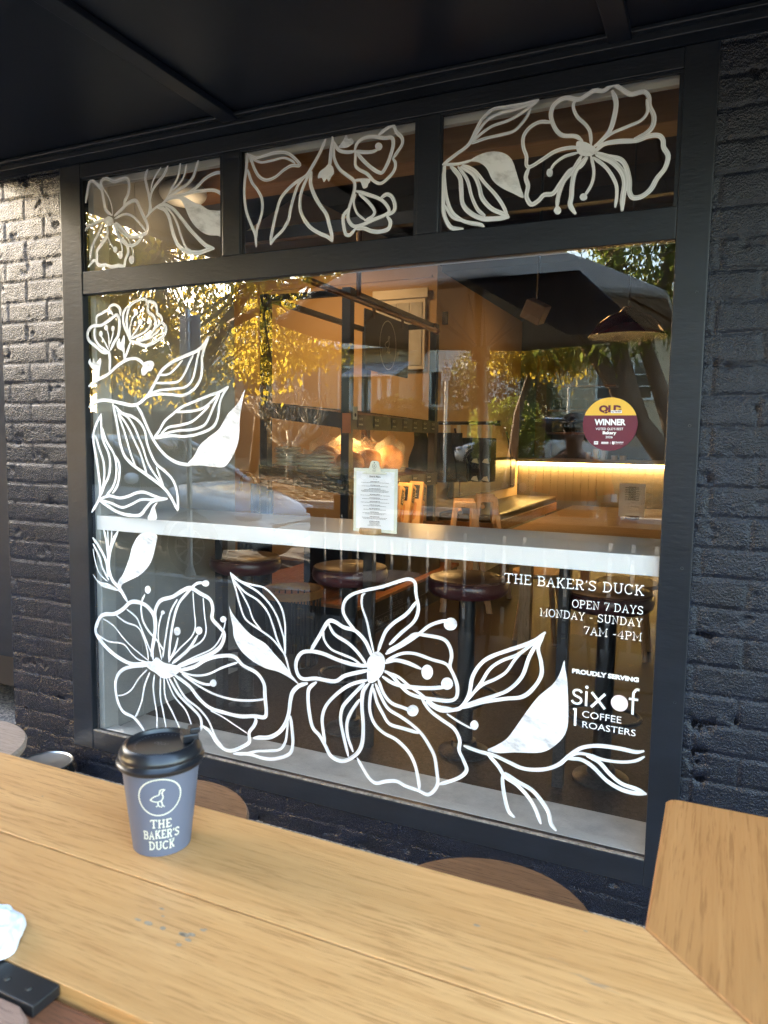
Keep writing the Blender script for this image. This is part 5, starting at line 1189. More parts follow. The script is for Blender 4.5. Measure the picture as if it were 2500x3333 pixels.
for k, (x, h, r) in enumerate(((-1.50, .10, .035), (-1.40, .14, .04), (-1.30, .12, .036), (-1.16, .06, .045), (-1.05, .06, .045))):
    tag(MB().lathe([(r * .8, 0), (r, h), (r * .94, h), (r * .72, .004), (0, .004)], (x, 7.8, 1.2755), 20).build('counter_cup', M['paper'], smooth=True), 'small pale cup standing on the service counter', 'cup', 'cups on the service counter')
gs = thing('wall_shelf', 'dark shelf unit on the back wall with green cups', 'shelf', (-1.9, 8.9, 2))
m = MB(); m.box(-2.4, -2.25, 8.55, 8.99, 1.28, 2.75)
for z in (1.62, 1.95, 2.3): m.box(-2.249, -1.3, 8.7, 8.99, z, z + .03)
m.build('shelf_board', M['benchwood'], gs)
for k, (x, z) in enumerate(((-2.10, 1.982), (-1.82, 1.982), (-2.08, 1.652), (-1.80, 1.652))):
    tag(MB().lathe([(.11, 0), (.13, .02), (.12, .14), (.05, .17), (0, .17)], (x, 8.84, z), 24).build('green_pot', M['greengrey'], smooth=True), 'dark green enamel pot on the back shelf', 'pot', 'green pots on the back shelf')
bs_ = thing('back_sign', 'softly lit sign with the shop name on the back wall', 'sign', (-.4, 8.98, 1.65)); MB().box(-.95, .9, 8.96, 8.998, 1.50, 1.78).build('sign_board', M['backwall'], bs_)
F = Flat(wall_plane(8.958)); slab(F, "THE BAKER'S DUCK", -.62, 1.58, .07); F.build('sign_lettering', M['cream'], bs_)

# sash window in the cream wall
sw = thing('sash_window', 'white sash window with pale shutters in the cream wall', 'window', (-2.75, 4.39, 2.5))
m = MB(); m.box(-3.02, -2.50, 4.36, 4.3995, 2.17, 2.90); m.build('sash_frame', M['counter'], sw, bevel=.004)
for x0, x1 in ((-2.985, -2.80), (-2.785, -2.665), (-2.65, -2.53)): MB().box(x0, x1, 4.352, 4.3595, 2.21, 2.80).build('shutter_leaf', pm('pale_shutter', (.62, .66, .70), .5), sw)
MB().box(-3.05, -2.47, 4.34, 4.3595, 2.84, 2.93).build('head_trim', M['counter'], sw, bevel=.004)
tag(MB().box(-2.33, -2.28, 4.365, 4.3995, 2.58, 2.70).build('wall_switch', M['tag'], bevel=.004), 'small black control box on the cream wall', 'switch')
dl = thing('dome_lamp', 'round white dome lamp by the timber beam behind the left transom pane', 'lamp', (-2.10, .43, 2.6))
MB().blob((-2.105, .43, 2.565), (.105, .105, .055), 28, 14).build('dome_shade', M['whiteenamel'], dl, smooth='all'); MB().tube([(-2.105, .43, 2.60), (-2.105, .43, 4.17)], .008, 8).build('lamp_stem', M['tag'], dl)
# pendant lamp, speaker
pl = thing('pendant_lamp', 'dark red enamel pendant lamp with white inside', 'lamp', (-.48, 3.0, 2.2))
MB().lathe([(.262, .0), (.262, .006), (.245, .03), (.205, .085), (.14, .135), (.06, .165), (.035, .20), (.0, .205)], (-.48, 3.0, 2.20), 56).build('lamp_shade', M['enamel'], pl, smooth=True)
MB().lathe([(.260, .0015), (.240, .025), (.200, .078), (.135, .126), (.0, .15)], (-.48, 3.0, 2.20), 48).build('shade_lining', M['whiteenamel'], pl, smooth=True)
MB().tube([(-.48, 3, 2.404), (-.48, 3, 4.17)], .005, 8).build('flex', M['tag'], pl)
sp = thing('wall_speaker', 'small beige speaker bracketed below the ceiling', 'speaker', (-1.34, 4.0, 2.6))
MB().box(-1.44, -1.26, 3.9, 4.05, 2.50, 2.66, Matrix.Rotation(R(28), 3, 'Y') @ Matrix.Rotation(R(15), 3, 'X')).build('speaker_box', pm('beige_plastic', (.32, .25, .18), .5), sp, bevel=.008); MB().tube([(-1.35, 4.02, 2.60), (-1.35, 4.1, 4.17)], .012, 8).build('speaker_bracket', M['black_steel'], sp)

# warm area lights without fixtures, over the bread and in the room
def lamp(name, loc, e, size, c=(1, .55, .20)):
    l = bpy.data.lights.new(name, 'AREA'); l.shape = 'DISK'; l.size = size; l.energy = e; l.color = c
    o = bpy.data.objects.new(name, l); col.objects.link(o); o.location = loc; return o
lamp('rack_light_fill', (-2.40, 2.75, 1.52), .34, .35, (1, .58, .2)); lamp('rack_light_fill', (-1.80, 2.72, 1.50), .42, .25, (1, .58, .2))  # the second one is a fill added to brighten the paper bags
pl_1 = bpy.data.lights.new('dome_light', 'POINT'); pl_1.energy = .05; pl_1.shadow_soft_size = .10; pl_1.color = (1, .72, .42)
po_1 = bpy.data.objects.new('dome_light', pl_1); col.objects.link(po_1); po_1.location = (-2.05, .40, 2.44)
lamp('room_light', (-3.4, 3.2, 3.3), 1.25, .6); lamp('room_light', (-1.2, 5.9, 3.2), .42, .6); lamp('room_light', (.6, 4.2, 3.2), .10, .6)

# ================================================================== THE STREET SEEN IN THE GLASS
# slatted screen with planters
fn = thing('slat_screen', 'dark slatted timber screen behind the bar table', 'screen', (-1, -3, 0))
M['darktimber'] = pm('dark_stained_timber', (.02, .018, .017), .6, var=.3, scale=12)
m = MB()
for k in range(27): m.box(-2.95 + k * .152, -2.95 + k * .152 + .122, -3.02, -2.995, .03, .872)
m.build('slat_panel', M['darktimber'], fn)
m = MB(); m.box(-2.98, 1.2, -3.05, -2.98, .8725, .915); m.box(-2.98, 1.2, -3.045, -3.0205, .25, .30); m.box(-2.98, 1.2, -3.045, -3.0205, .68, .73); m.build('screen_rail', M['darktimber'], fn)
for x in (-2.9, -1.5, -.1, 1.1): MB().box(x - .03, x + .03, -3.10, -3.051, .0, .90).build('screen_post', M['darktimber'], fn)
M['leafgreen'] = leaf_mat('plant_leaf', (.05, .09, .025), (.10, .13, .04), .3)
M['petal'] = pm('white_petal', (.82, .82, .80), .6, var=.03)
def quadleaf(m, c, s, d=None):
    a = Vector((random.gauss(0, 1), random.gauss(0, 1), random.gauss(0, 1))).normalized() if d is None else d
    b = a.cross(Vector((random.gauss(0, 1), random.gauss(0, 1), random.gauss(0, 1)))).normalized()
    m.quad(c - a * s, c + b * s * .42, c + a * s, c - b * s * .42)
def planter(x, ln, nf, label, lab2):
    t = thing('planter_box', label, 'planter', (x, -3.02, .915))
    MB().box(x - ln / 2, x + ln / 2, -3.12, -2.94, .9155, 1.04).build('trough', M['darktimber'], t, bevel=.004)
    p = thing('petunia', lab2, 'plant', (x, -3.03, 1.04))
    m = MB(); st = random.getstate(); random.seed(int(x * 100))
    for i in range(int(ln * 700)):
        c = Vector((x + random.uniform(-.5, .5) * ln, -3.03 + random.gauss(0, .06), 1.05 + abs(random.gauss(0, .085)))); quadleaf(m, c, random.uniform(.016, .03))
    m.build('leaves', M['leafgreen'], p, fix=False); m = MB()
    for i in range(nf):
        c = Vector((x + random.uniform(-.45, .45) * ln, -3.03 + random.uniform(-.05, .10), random.uniform(1.12, 1.28)))
        for q in range(5):
            a = q * 1.257; u = Vector((math.cos(a), .35, math.sin(a))).normalized() * .026
            w_ = Vector((-math.sin(a), 0, math.cos(a))) * .020; m.quad(c, c + u * .75 + w_, c + u * 1.15, c + u * .75 - w_)
    m.build('flowers', M['petal'], p, fix=False); random.setstate(st)
planter(-1.02, .62, 16, 'dark planter box beside the seated man', 'white flowering petunia beside the seated man')
planter(-2.35, .70, 16, 'dark planter box at the street end of the screen', 'white flowering petunia at the street end of the screen')

# market umbrella
uc = Vector((-1.76, -3.60, 0))
um = thing('market_umbrella', 'large beige market umbrella on a timber pole behind the slatted screen', 'umbrella', uc)
M['canvas'] = leaf_mat('beige_canvas', (.52, .42, .30), (.50, .40, .285), .4)
M['polewood'] = wood('pale_umbrella_pole', (.66, .52, .36), (.52, .39, .25), 'Z', .5, .8)
M['navycanvas'] = pm('navy_canvas', (.012, .018, .045), .8, var=.15, scale=2)
AP = 1.52
def oct_r(t): return AP / math.cos((t + math.pi / 8) % (math.pi / 4) - math.pi / 8)
def cz(f, t): return 3.18 - .70 * f + .05 * math.sin(math.pi * f) - .03 * f * (1 - abs(((t + math.pi / 8) % (math.pi / 4)) / (math.pi / 8) - 1))
def cp(f, t): return (uc.x + f * oct_r(t) * math.cos(t), uc.y + f * oct_r(t) * math.sin(t), cz(f, t))
N = 96; NF = 26
m = MB()
for i in range(N):
    t0, t1 = 2 * math.pi * i / N, 2 * math.pi * (i + 1) / N
    for j in range(NF):
        f0, f1 = max(.02, j / NF), (j + 1) / NF; m.quad(cp(f0, t0), cp(f1, t0), cp(f1, t1), cp(f0, t1))
    m.quad(cp(1, t0), cp(1, t1), tuple(Vector(cp(1, t1)) - Vector((0, 0, .05))), tuple(Vector(cp(1, t0)) - Vector((0, 0, .05))))
o = m.build('canopy', M['canvas'], um, smooth='all'); o.modifiers.new('cloth', 'SOLIDIFY').thickness = .006
m = MB()
for i in range(20):
    for j in range(24):
        P = lambda a, b: (-1.22 + .62 * a / 20 + .12 * b / 24, -1.80 - 2.30 * b / 24, 2.40 - .05 * math.sin(math.pi * a / 20) * math.sin(math.pi * b / 24))
        m.quad(P(i, j), P(i + 1, j), P(i + 1, j + 1), P(i, j + 1))
o = m.build('shade_sail', M['navycanvas'], smooth='all'); o.modifiers.new('cloth', 'SOLIDIFY').thickness = .008
tag(o, 'navy shade sail stretched under the beige umbrella', 'shade sail')
MB().tube([(-1.55, -3.52, 0.06), (-1.76, -3.60, 3.24)], .042, 18).build('pole', M['polewood'], um, smooth=True)
MB().lathe([(.07, 0), (.075, .02), (.075, .10), (.055, .12), (.036, .12)], (-1.695, -3.575, 2.14), 20).build('hub', M['polewood'], um, smooth=True)
for k in range(8):
    t_k = math.pi / 8 + k * math.pi / 4; lo_ = Vector((0, 0, -.03))
    MB().tube([Vector(cp(f, t_k)) + lo_ for f in (.03, .3, .5, .75, .985)], .012, 8).build('rib', M['pine'], um)
    MB().tube([(-1.695 + .05 * math.cos(t_k), -3.575 + .05 * math.sin(t_k), 2.24), Vector(cp(.5, t_k)) + lo_ * 1.5], .010, 8).build('strut', M['whiteenamel'], um)
MB().lathe([(.28, 0), (.30, .02), (.28, .06), (.06, .075), (.05, .35), (0, .35)], (-1.55, -3.52, 0.0), 30).build('base', M['black_steel'], um, smooth=True)

# ---------------------------------------------------------------- person on a stool, seen in the glass
PX, PY = -.72, -2.52
pst = seat_stool(PX, PY, .74, .17, M['walnut'], 'walnut topped stool under the seated man', 'round timber stools along the bar table')
SKIN = pm('skin', (.50, .28, .20), .5, var=.08)
ORANGE = pm('orange_work_shirt', (.92, .20, .025), .8, var=.08, bs=.4, bscale=9)
def skinned(name, nodes_, edges, mat, parent, sub=2, root=0):
    me = bpy.data.meshes.new(name); me.from_pydata([n[0] for n in nodes_], edges, []); me.materials.append(mat)
    o = bpy.data.objects.new(name, me); col.objects.link(o); setp(o, parent)
    md = o.modifiers.new('skin', 'SKIN'); md.use_smooth_shade = True
    if not me.skin_vertices: me.attributes.new('skin', 'FLOAT', 'POINT') if False else None
    sv = me.skin_vertices[0].data if me.skin_vertices else None
    return o, me
def skin_mesh(name, pts, edges, mat, parent, sub=2, root=0):
    """grow a surface round a skeleton: metaball-free, a bmesh skin layer holds each joint's radius"""
    bm = bmesh.new(); lay = bm.verts.layers.skin.verify(); vs_ = []
    for p, r in pts:
        q = bm.verts.new(p); rr = r if hasattr(r, '__len__') else (r, r); q[lay].radius = rr; vs_.append(q)
    vs_[root][lay].use_root = True
    for a, b in edges: bm.edges.new((vs_[a], vs_[b]))
    me = bpy.data.meshes.new(name); bm.to_mesh(me); bm.free(); me.materials.append(mat)
    o = bpy.data.objects.new(name, me); col.objects.link(o)
    o.modifiers.new('skin', 'SKIN').use_smooth_shade = True
    s = o.modifiers.new('sub', 'SUBSURF'); s.levels = sub; s.render_levels = sub
    dg = bpy.context.evaluated_depsgraph_get(); dg.update(); m2 = bpy.data.meshes.new_from_object(o.evaluated_get(dg)); bpy.data.objects.remove(o)
    m2.name = name
    if not m2.materials: m2.materials.append(mat)
    m2.polygons.foreach_set('use_smooth', [True] * len(m2.polygons))
    o = bpy.data.objects.new(name, m2); col.objects.link(o); setp(o, parent); return o
per = thing('person', 'man in an orange work shirt and cap sitting at the bar table', 'person', (PX, PY, .76))
def Q(x, y, z): return (PX + x, PY + y, z)
pts = [(Q(0, 0, .84), (.15, .11)), (Q(0, .0, 1.02), (.15, .11)), (Q(0, .0, 1.22), (.150, .108)), (Q(0, 0, 1.375), (.10, .075)), (Q(0, .012, 1.435), (.046, .048)), (Q(0, .036, 1.482), (.056, .072)), (Q(0, .03, 1.545), (.076, .092)), (Q(0, .025, 1.60), (.070, .086)), (Q(0, .02, 1.645), (.035, .045))]
ed = [(i, i + 1) for i in range(8)]
def chain(start, lst):
    a = start
    for p, r in lst: pts.append((Q(*p), r)); ed.append((a, len(pts) - 1)); a = len(pts) - 1
    return a
for s in (-1, 1):
    w_ = chain(3, [((s * .165, 0, 1.315), .056), ((s * .205, .0, 1.18), .044), ((s * .222, .015, 1.06), .038), ((s * .205, .13, .985), .034), ((s * .175, .265, .955), .028), ((s * .155, .305, .950), (.034, .020))])
    for k, (dx, L) in enumerate(((-.026, .062), (-.009, .072), (.009, .068), (.025, .054))):
        chain(w_, [((s * .148 + dx, .345, .950), .0100), ((s * .146 + dx * 1.1, .345 + L * .55, .938), .0085), ((s * .144 + dx * 1.1, .345 + L * .9, .915), .0070)])
    chain(w_, [((s * .125, .32, .942), .0110), ((s * .105, .345, .930), .0090), ((s * .100, .37, .920), .0075)])
    chain(0, [((s * .10, .05, .825), .095), ((s * .125, .26, .845), .078), ((s * .135, .45, .855), .060), ((s * .135, .46, .70), .055), ((s * .13, .43, .45), .040), ((s * .13, .42, .36), .040), ((s * .135, .50, .325), (.042, .030)), ((s * .14, .60, .315), (.036, .022))])
body = skin_mesh('body', pts, ed, SKIN, per)
def face_bits():
    m = MB(); m.blob(Q(0, .122, 1.530), (.014, .022, .022), 12, 8); 
    for s in (-1, 1): m.blob(Q(s * .079, .02, 1.535), (.010, .020, .031), 12, 8)
    m.build('face', SKIN, body, smooth='all')
    m = MB()
    for s in (-1, 1): m.blob(Q(s * .030, .110, 1.556), (.0115, .009, .0065), 12, 8)
    m.build('eyes', M['paper'], body, smooth='all'); m = MB()
    for s in (-1, 1): m.blob(Q(s * .030, .1175, 1.556), (.0052, .003, .0052), 10, 6)
    m.build('pupils', M['ink'], body, smooth='all')
    m = MB(); m.blob(Q(0, .116, 1.493), (.024, .006, .005), 12, 6); m.build('mouth', pm('lips', (.30, .11, .09), .5), body, smooth='all')
    m = MB()
    for s in (-1, 1): m.blob(Q(s * .031, .115, 1.574), (.018, .005, .004), 10, 6)
    m.build('eyebrows', M['apron'], body, smooth='all')
face_bits()
spts = [(Q(0, 0, .80), (.168, .128)), (Q(0, 0, 1.02), (.166, .124)), (Q(0, 0, 1.22), (.165, .122)), (Q(0, 0, 1.36), (.105, .082)), (Q(0, .005, 1.415), (.058, .060))]
sed = [(0, 1), (1, 2), (2, 3), (3, 4)]
for s in (-1, 1):
    a = 3
    for p, r in (((s * .162, 0, 1.325), .062), ((s * .206, .0, 1.18), .057), ((s * .222, .012, 1.085), .054)):
        spts.append((Q(*p), r)); sed.append((a, len(spts) - 1)); a = len(spts) - 1
sh_ = skin_mesh('shirt', spts, sed, ORANGE, per)
tape = pm('silver_reflective_tape', (.62, .64, .66), .35, var=.05)
m = MB(); m.lathe([(.1, 0), (.1, .055)], (0, 0, 0), 48)
m.v = [(PX + x / .1 * .1835, PY + y / .1 * .1395, 1.065 + z) for x, y, z in m.v]; m.f = m.f[:48]
m.build('tape_band', tape, sh_, smooth='all', fix=False)
for s in (-1, 1):
    m = MB().tube([Q(s * .211, .004, 1.155), Q(s * .218, .009, 1.108)], .0620, 28, False); m.build('tape_band', tape, sh_, smooth='all')
MB().box(PX + .045, PX + .135, PY + .132, PY + .140, 1.19, 1.28).build('pocket', ORANGE, sh_, bevel=.004)
m = MB(); m.prism([(PX - .055, 1.412), (PX - .008, 1.34), (PX - .03, 1.40)], 'y', PY + .075, PY + .105); m.prism([(PX + .055, 1.412), (PX + .008, 1.34), (PX + .03, 1.40)], 'y', PY + .075, PY + .105); m.build('collar', M['navycloth'], sh_)
tp = [(Q(0, 0, .86), (.165, .125)), (Q(0, 0, .80), (.155, .125))]; te = [(0, 1)]
for s in (-1, 1):
    a = 1
    for p, r in (((s * .10, .06, .825), .108), ((s * .125, .26, .845), .090), ((s * .135, .455, .855), .073), ((s * .135, .46, .70), .068), ((s * .13, .43, .43), .056)):
        tp.append((Q(*p), r)); te.append((a, len(tp) - 1)); a = len(tp) - 1
skin_mesh('trousers', tp, te, M['navycloth'], per)
for s in (-1, 1): MB().blob(Q(s * .137, .53, .325), (.052, .135, .042), 16, 10).build('boot', M['darktimber'], per, smooth='all')
capm = pm('tan_cap_cloth', (.48, .40, .30), .9, var=.06)
m = MB()
for i in range(9):
    for k in range(28):
        a = 2 * math.pi * k / 28; th = i / 8 * math.pi / 2
        m.v.append(Q(.092 * math.cos(th) * math.cos(a), .022 + .108 * math.cos(th) * math.sin(a), 1.590 + .088 * math.sin(th)))
for i in range(8):
    for k in range(28): a = i * 28 + k; b = i * 28 + (k + 1) % 28; m.f.append((a, b, b + 28, a + 28))
fr_, bk_ = MB(), MB(); fr_.v = list(m.v); bk_.v = list(m.v)
for f in m.f: (fr_ if sum(m.v[i][1] for i in f) / 4 > PY + .04 else bk_).f.append(f)
cap = fr_.build('cap', capm, per, smooth='all', fix=False); bk_.build('mesh_back', M['paper'], cap, smooth='all', fix=False)
m = MB(); tp_ = [Q(.088 * math.cos(R(a)), .035 + .10 * math.sin(R(a)) * 1.85, 1.588 - .012 * math.sin(R(a))) for a in range(0, 181, 12)]
ins = [Q(.088 * math.cos(R(a)), .030 + .098 * math.sin(R(a)), 1.592) for a in range(0, 181, 12)]
for i in range(15): m.quad(ins[i], tp_[i], tp_[i + 1], ins[i + 1])
b_o = m.build('brim', capm, cap, smooth='all'); b_o.modifiers.new('thick', 'SOLIDIFY').thickness = .004
F = Flat(lambda a, b, l: Q(a, .1295 + l - (b - 1.605) * .35 - a * a * 5, b)); F.disc(0, 1.628, .034, .022); F.build('cap_patch', M['paper'], cap)
F = Flat(lambda a, b, l: Q(a, .1305 + l - (b - 1.605) * .35 - a * a * 5, b)); F.fill([(-.016, 1.632), (-.010, 1.640), (.010, 1.640), (.018, 1.642), (.016, 1.632), (.010, 1.626), (-.010, 1.626)]); F.stroke([(-.022, 1.619), (.022, 1.619)], .005, False, False); F.build('cap_badge', M['navycloth'], cap)

# ---------------------------------------------------------------- street signs
def post(x, y, z0, z1, par, r=.028): return MB().tube([(x, y, z0), (x, y, z1)], r, 14).build('pole', M['galv'], par, smooth=True)
s1 = thing('street_sign', 'back of a grey street sign on a galvanised pole by the parked car', 'sign', (-5.02, -3.98, 0))
post(-5.02, -3.98, 0, 2.82, s1); MB().lathe([(.06, 0), (.05, .06), (.03, .10)], (-5.02, -3.98, 0.001), 16).build('pole_foot', M['concrete'], s1)
MB().box(-5.155, -4.885, -4.022, -4.010, 2.24, 2.76).build('sign_plate', M['galv'], s1, bevel=.003)
MB().box(-5.06, -4.98, -4.0095, -3.9500, 2.70, 2.73).build('clamp', M['galv'], s1)
def moto(x, y, z, label, pr):
    t = thing('parking_sign', label, 'sign', (x, y, gz(x, y)), 'motor bike parking signs across the road')
    MB().tube([(x, y, gz(x, y) - .1), (x, y, z + .10)], pr, 12).build('pole', M['galv'], t, smooth=True)
    p = MB().box(x - .125, x + .125, y + pr + .002, y + pr + .008, z - .27, z + .27).build('sign_plate', M['paper'], t, bevel=.002)
    yy = y + pr + .0095
    for s, h, dz in (('P', .13, .10), ('MOTOR', .05, .01), ('BIKES', .05, -.07), ('ONLY', .05, -.15)): text(s, h, (x, yy, z + dz), M['ink'], 'sign_text', p, 'CENTER', None, .002, (90, 0, 180))
    F = Flat(lambda a, b, l: (a, yy + l, b)); F.stroke([(x - .07, z - .215), (x + .07, z - .215)], .012, False, False); F.fill([(x - .09, z - .215), (x - .06, z - .195), (x - .06, z - .235)], False); F.build('sign_arrow', M['ink'], p)
moto(-3.46, -16.5, 3.20, 'motor bikes only parking sign in front of the cream house', .03); moto(-6.70, -16.5, 3.38, 'motor bikes only parking sign on a pale thick pole', .045)

# ---------------------------------------------------------------- cars
def car(name, label, paint, L=4.4, Wd=1.8, hood=.95, roof=1.60):
    t = thing(name, label, 'car', (0, 0, 0)); hw_ = Wd / 2
    # stations along x (nose at +x): x, under z, waist z, half width
    st = [(0, .42, .52, .55), (.06, .32, .66, .74), (.30, .26, .80, .84), (.9, .24, hood - .02, .97), (1.35, .24, hood + .05, 1.0), (2.2, .24, hood + .07, 1.0), (3.3, .24, hood + .09, 1.0), (4.0, .26, hood + .08, .96), (4.3, .34, hood + .0, .88), (4.4, .45, hood - .15, .78)]
    k = L / 4.4; m = MB(); ring = 14; nose = L / 2
    for x, zu, zw, hwk in st:
        X = nose - x * k; h = hw_ * hwk
        pf = [(-h * .80, zu), (-h * .97, zu + .10), (-h, zu + (zw - zu) * .45), (-h * .985, zu + (zw - zu) * .72), (-h * .93, zw - .03), (-h * .80, zw + .012), (-h * .4, zw + .03)]
        for y, z in pf + [(-y, z) for y, z in reversed(pf)]: m.v.append((X, y, z))
    for i in range(len(st) - 1):
        for q in range(ring): a = i * ring + q; b = i * ring + (q + 1) % ring; m.f.append((a, b, b + ring, a + ring))
    m.f.append(tuple(range(ring))); m.f.append(tuple((len(st) - 1) * ring + q for q in reversed(range(ring))))
    bd_ = m.build('body', paint, t, smooth=True); bd_.modifiers.new('sub', 'SUBSURF').render_levels = 2
    gt_ = [(1.25, hood + .03, hood + .035, .92), (1.75, hood + .02, hood + .36, .86), (2.25, hood + .02, roof - .05, .80), (2.8, hood + .02, roof, .78), (3.6, hood + .02, roof - .03, .77), (4.05, hood + .02, roof - .14, .76), (4.28, hood - .02, hood + .15, .80)]
    gm_, rm_ = MB(), MB(); n_ = 8
    for x, zl, zt, hk in gt_:
        X = nose - x * k; h = hw_ * hk; hb = hw_ * .93
        pf = [(-hb, zl), (-(hb + h) / 2, (zl + zt) / 2), (-h, zt - .03), (-h * .8, zt)]
        for y, z in pf + [(-y, z) for y, z in reversed(pf)]: gm_.v.append((X, y, z)); rm_.v.append((X, y, z + (.012 if abs(y) < hb * .99 else .003)))
    for i in range(len(gt_) - 1):
        for q in range(n_ - 1):
            a = i * n_ + q; f = (a, a + 1, a + n_ + 1, a + n_); roofy = (q == 3 and 2 <= i <= 4) or (q in (2, 4) and 2 <= i <= 4)
            pil = q in (1, 5, 0, 6) and i == 5
            (rm_ if roofy or pil else gm_).f.append(f)
    gm_.build('windows', M['carglass'], t, smooth=True); r_ = rm_.build('roof', paint, t, smooth=True); r_.modifiers.new('th', 'SOLIDIFY').thickness = .02
    m = MB()
    for s in (-1, 1):
        for i0 in (0, 1): 
            a, b = gt_[i0], gt_[i0 + 1]
            m.tube([(nose - a[0] * k, s * hw_ * a[3], a[2]), (nose - b[0] * k, s * hw_ * b[3], b[2])], .03, 8)
        for x in (2.62, 3.5): m.tube([(nose - x * k, s * hw_ * .935, hood + .02), (nose - x * k + .03, s * hw_ * .80, roof - .04)], .028, 8)
    m.build('pillar', paint, t, smooth=True)
    for x in (.86, 3.52):
        for s in (-1, 1):
            X = nose - x * k; y = s * (hw_ - .11); m = MB().lathe([(.22, -.11), (.315, -.11), (.335, -.08), (.335, .08), (.315, .11), (.22, .11), (.22, -.11)], (0, 0, 0), 40)
            m.v = [(X + a, y + c * s, .335 + b) for a, b, c in m.v]; wh = m.build('wheel', M['tyre'], t, smooth=True); wh['label'] = 'black tyre with silver spokes'
            r = MB()
            for q in range(10):
                an = 2 * math.pi * q / 10; c, s2 = math.cos(an), math.sin(an); c1, s1_ = math.cos(an + .11), math.sin(an + .11); c0, s0 = math.cos(an - .11), math.sin(an - .11)
                yy = y + s * .100
                r.quad((X + .05 * c0, yy + s * .008, .335 + .05 * s0), (X + .05 * c1, yy + s * .008, .335 + .05 * s1_), (X + .215 * math.cos(an + .09), yy, .335 + .215 * math.sin(an + .09)), (X + .215 * math.cos(an - .09), yy, .335 + .215 * math.sin(an - .09)))
            rr = MB().lathe([(.205, .085), (.224, .085), (.224, .106), (.205, .106), (.205, .085)], (0, 0, 0), 36); rr.v = [(X + a, y + c * s, .335 + b) for a, b, c in rr.v]
            n = len(r.v); r.v += rr.v; r.f += [tuple(n + i for i in f) for f in rr.f]
            r.build('rim', M['alloy'], wh)
            hb_ = MB().lathe([(.0, -.02), (.218, -.02), (.218, .06), (0, .06)], (0, 0, 0), 24); hb_.v = [(X + a, y + c * s, .335 + b) for a, b, c in hb_.v]; hb_.build('hub_well', M['tyre'], wh)
            ar = MB().tube([(X + .385 * math.cos(R(a)), s * (hw_ * .985), .335 + .385 * math.sin(R(a))) for a in range(-12, 193, 12)], .035, 8); ar.build('wheel_arch', M['tyre'], t, smooth=True)
    for s in (-1, 1):
        MB().blob((nose - .26 * k, s * hw_ * .66, .70), (.17, .16, .07), 16, 10).build('headlight', M['lens'], t, smooth='all')
        MB().blob((nose - 4.30 * k, s * hw_ * .72, .86), (.09, .15, .10), 12, 8).build('tail_light', M['redlens'], t, smooth='all')
        MB().blob((nose - 1.62 * k, s * (hw_ + .10), hood + .13), (.06, .11, .07), 14, 8).build('mirror', paint, t, smooth='all')
        for x in (2.0, 2.95): MB().box(nose - x * k - .22, nose - x * k - .06, s * hw_ * .99 - .012, s * hw_ * .99 + .012, hood - .10, hood - .075).build('door_handle', paint, t, bevel=.006)
    MB().box(nose - .10, nose - .015, -.45, .45, .44, .60).build('grille', M['tyre'], t, bevel=.02)
    MB().box(nose - .02, nose + .012, -.20, .20, .36, .46).build('number_plate', M['paper'], t)
    return t
M['carglass'] = pm('car_glass', (.02, .022, .024), .05, var=.1); M['tyre'] = pm('tyre_rubber', (.012, .012, .012), .8); M['alloy'] = pm('alloy', (.6, .6, .6), .3, .8, var=.02)
M['lens'] = pm('headlight_lens', (.55, .56, .58), .1, .3, var=.05); M['redlens'] = pm('tail_lens', (.30, .01, .01), .2)
wp = pm('white_car_paint', (.78, .78, .78), .18, var=.01, coat=.6); dp = pm('dark_car_paint', (.03, .035, .03), .2, var=.05, coat=.6)
c1 = car('parked_car', 'white car parked at the near kerb beside the sign pole', wp, 4.4, 1.82, .98, 1.62); c1.location = (-6.75, -5.35, -.11); c1['group'] = 'cars parked along the street'
c2 = copy_tree(c1, (-5.1, -19.4, .60), R(180), 'white car parked on the far verge by the bushes')
c3 = car('parked_car', 'dark car parked across the road under the yellow tree', dp, 4.4, 1.8, .98, 1.60); c3.location = (-14.2, -11.9, -.11); c3['group'] = 'cars parked along the street'

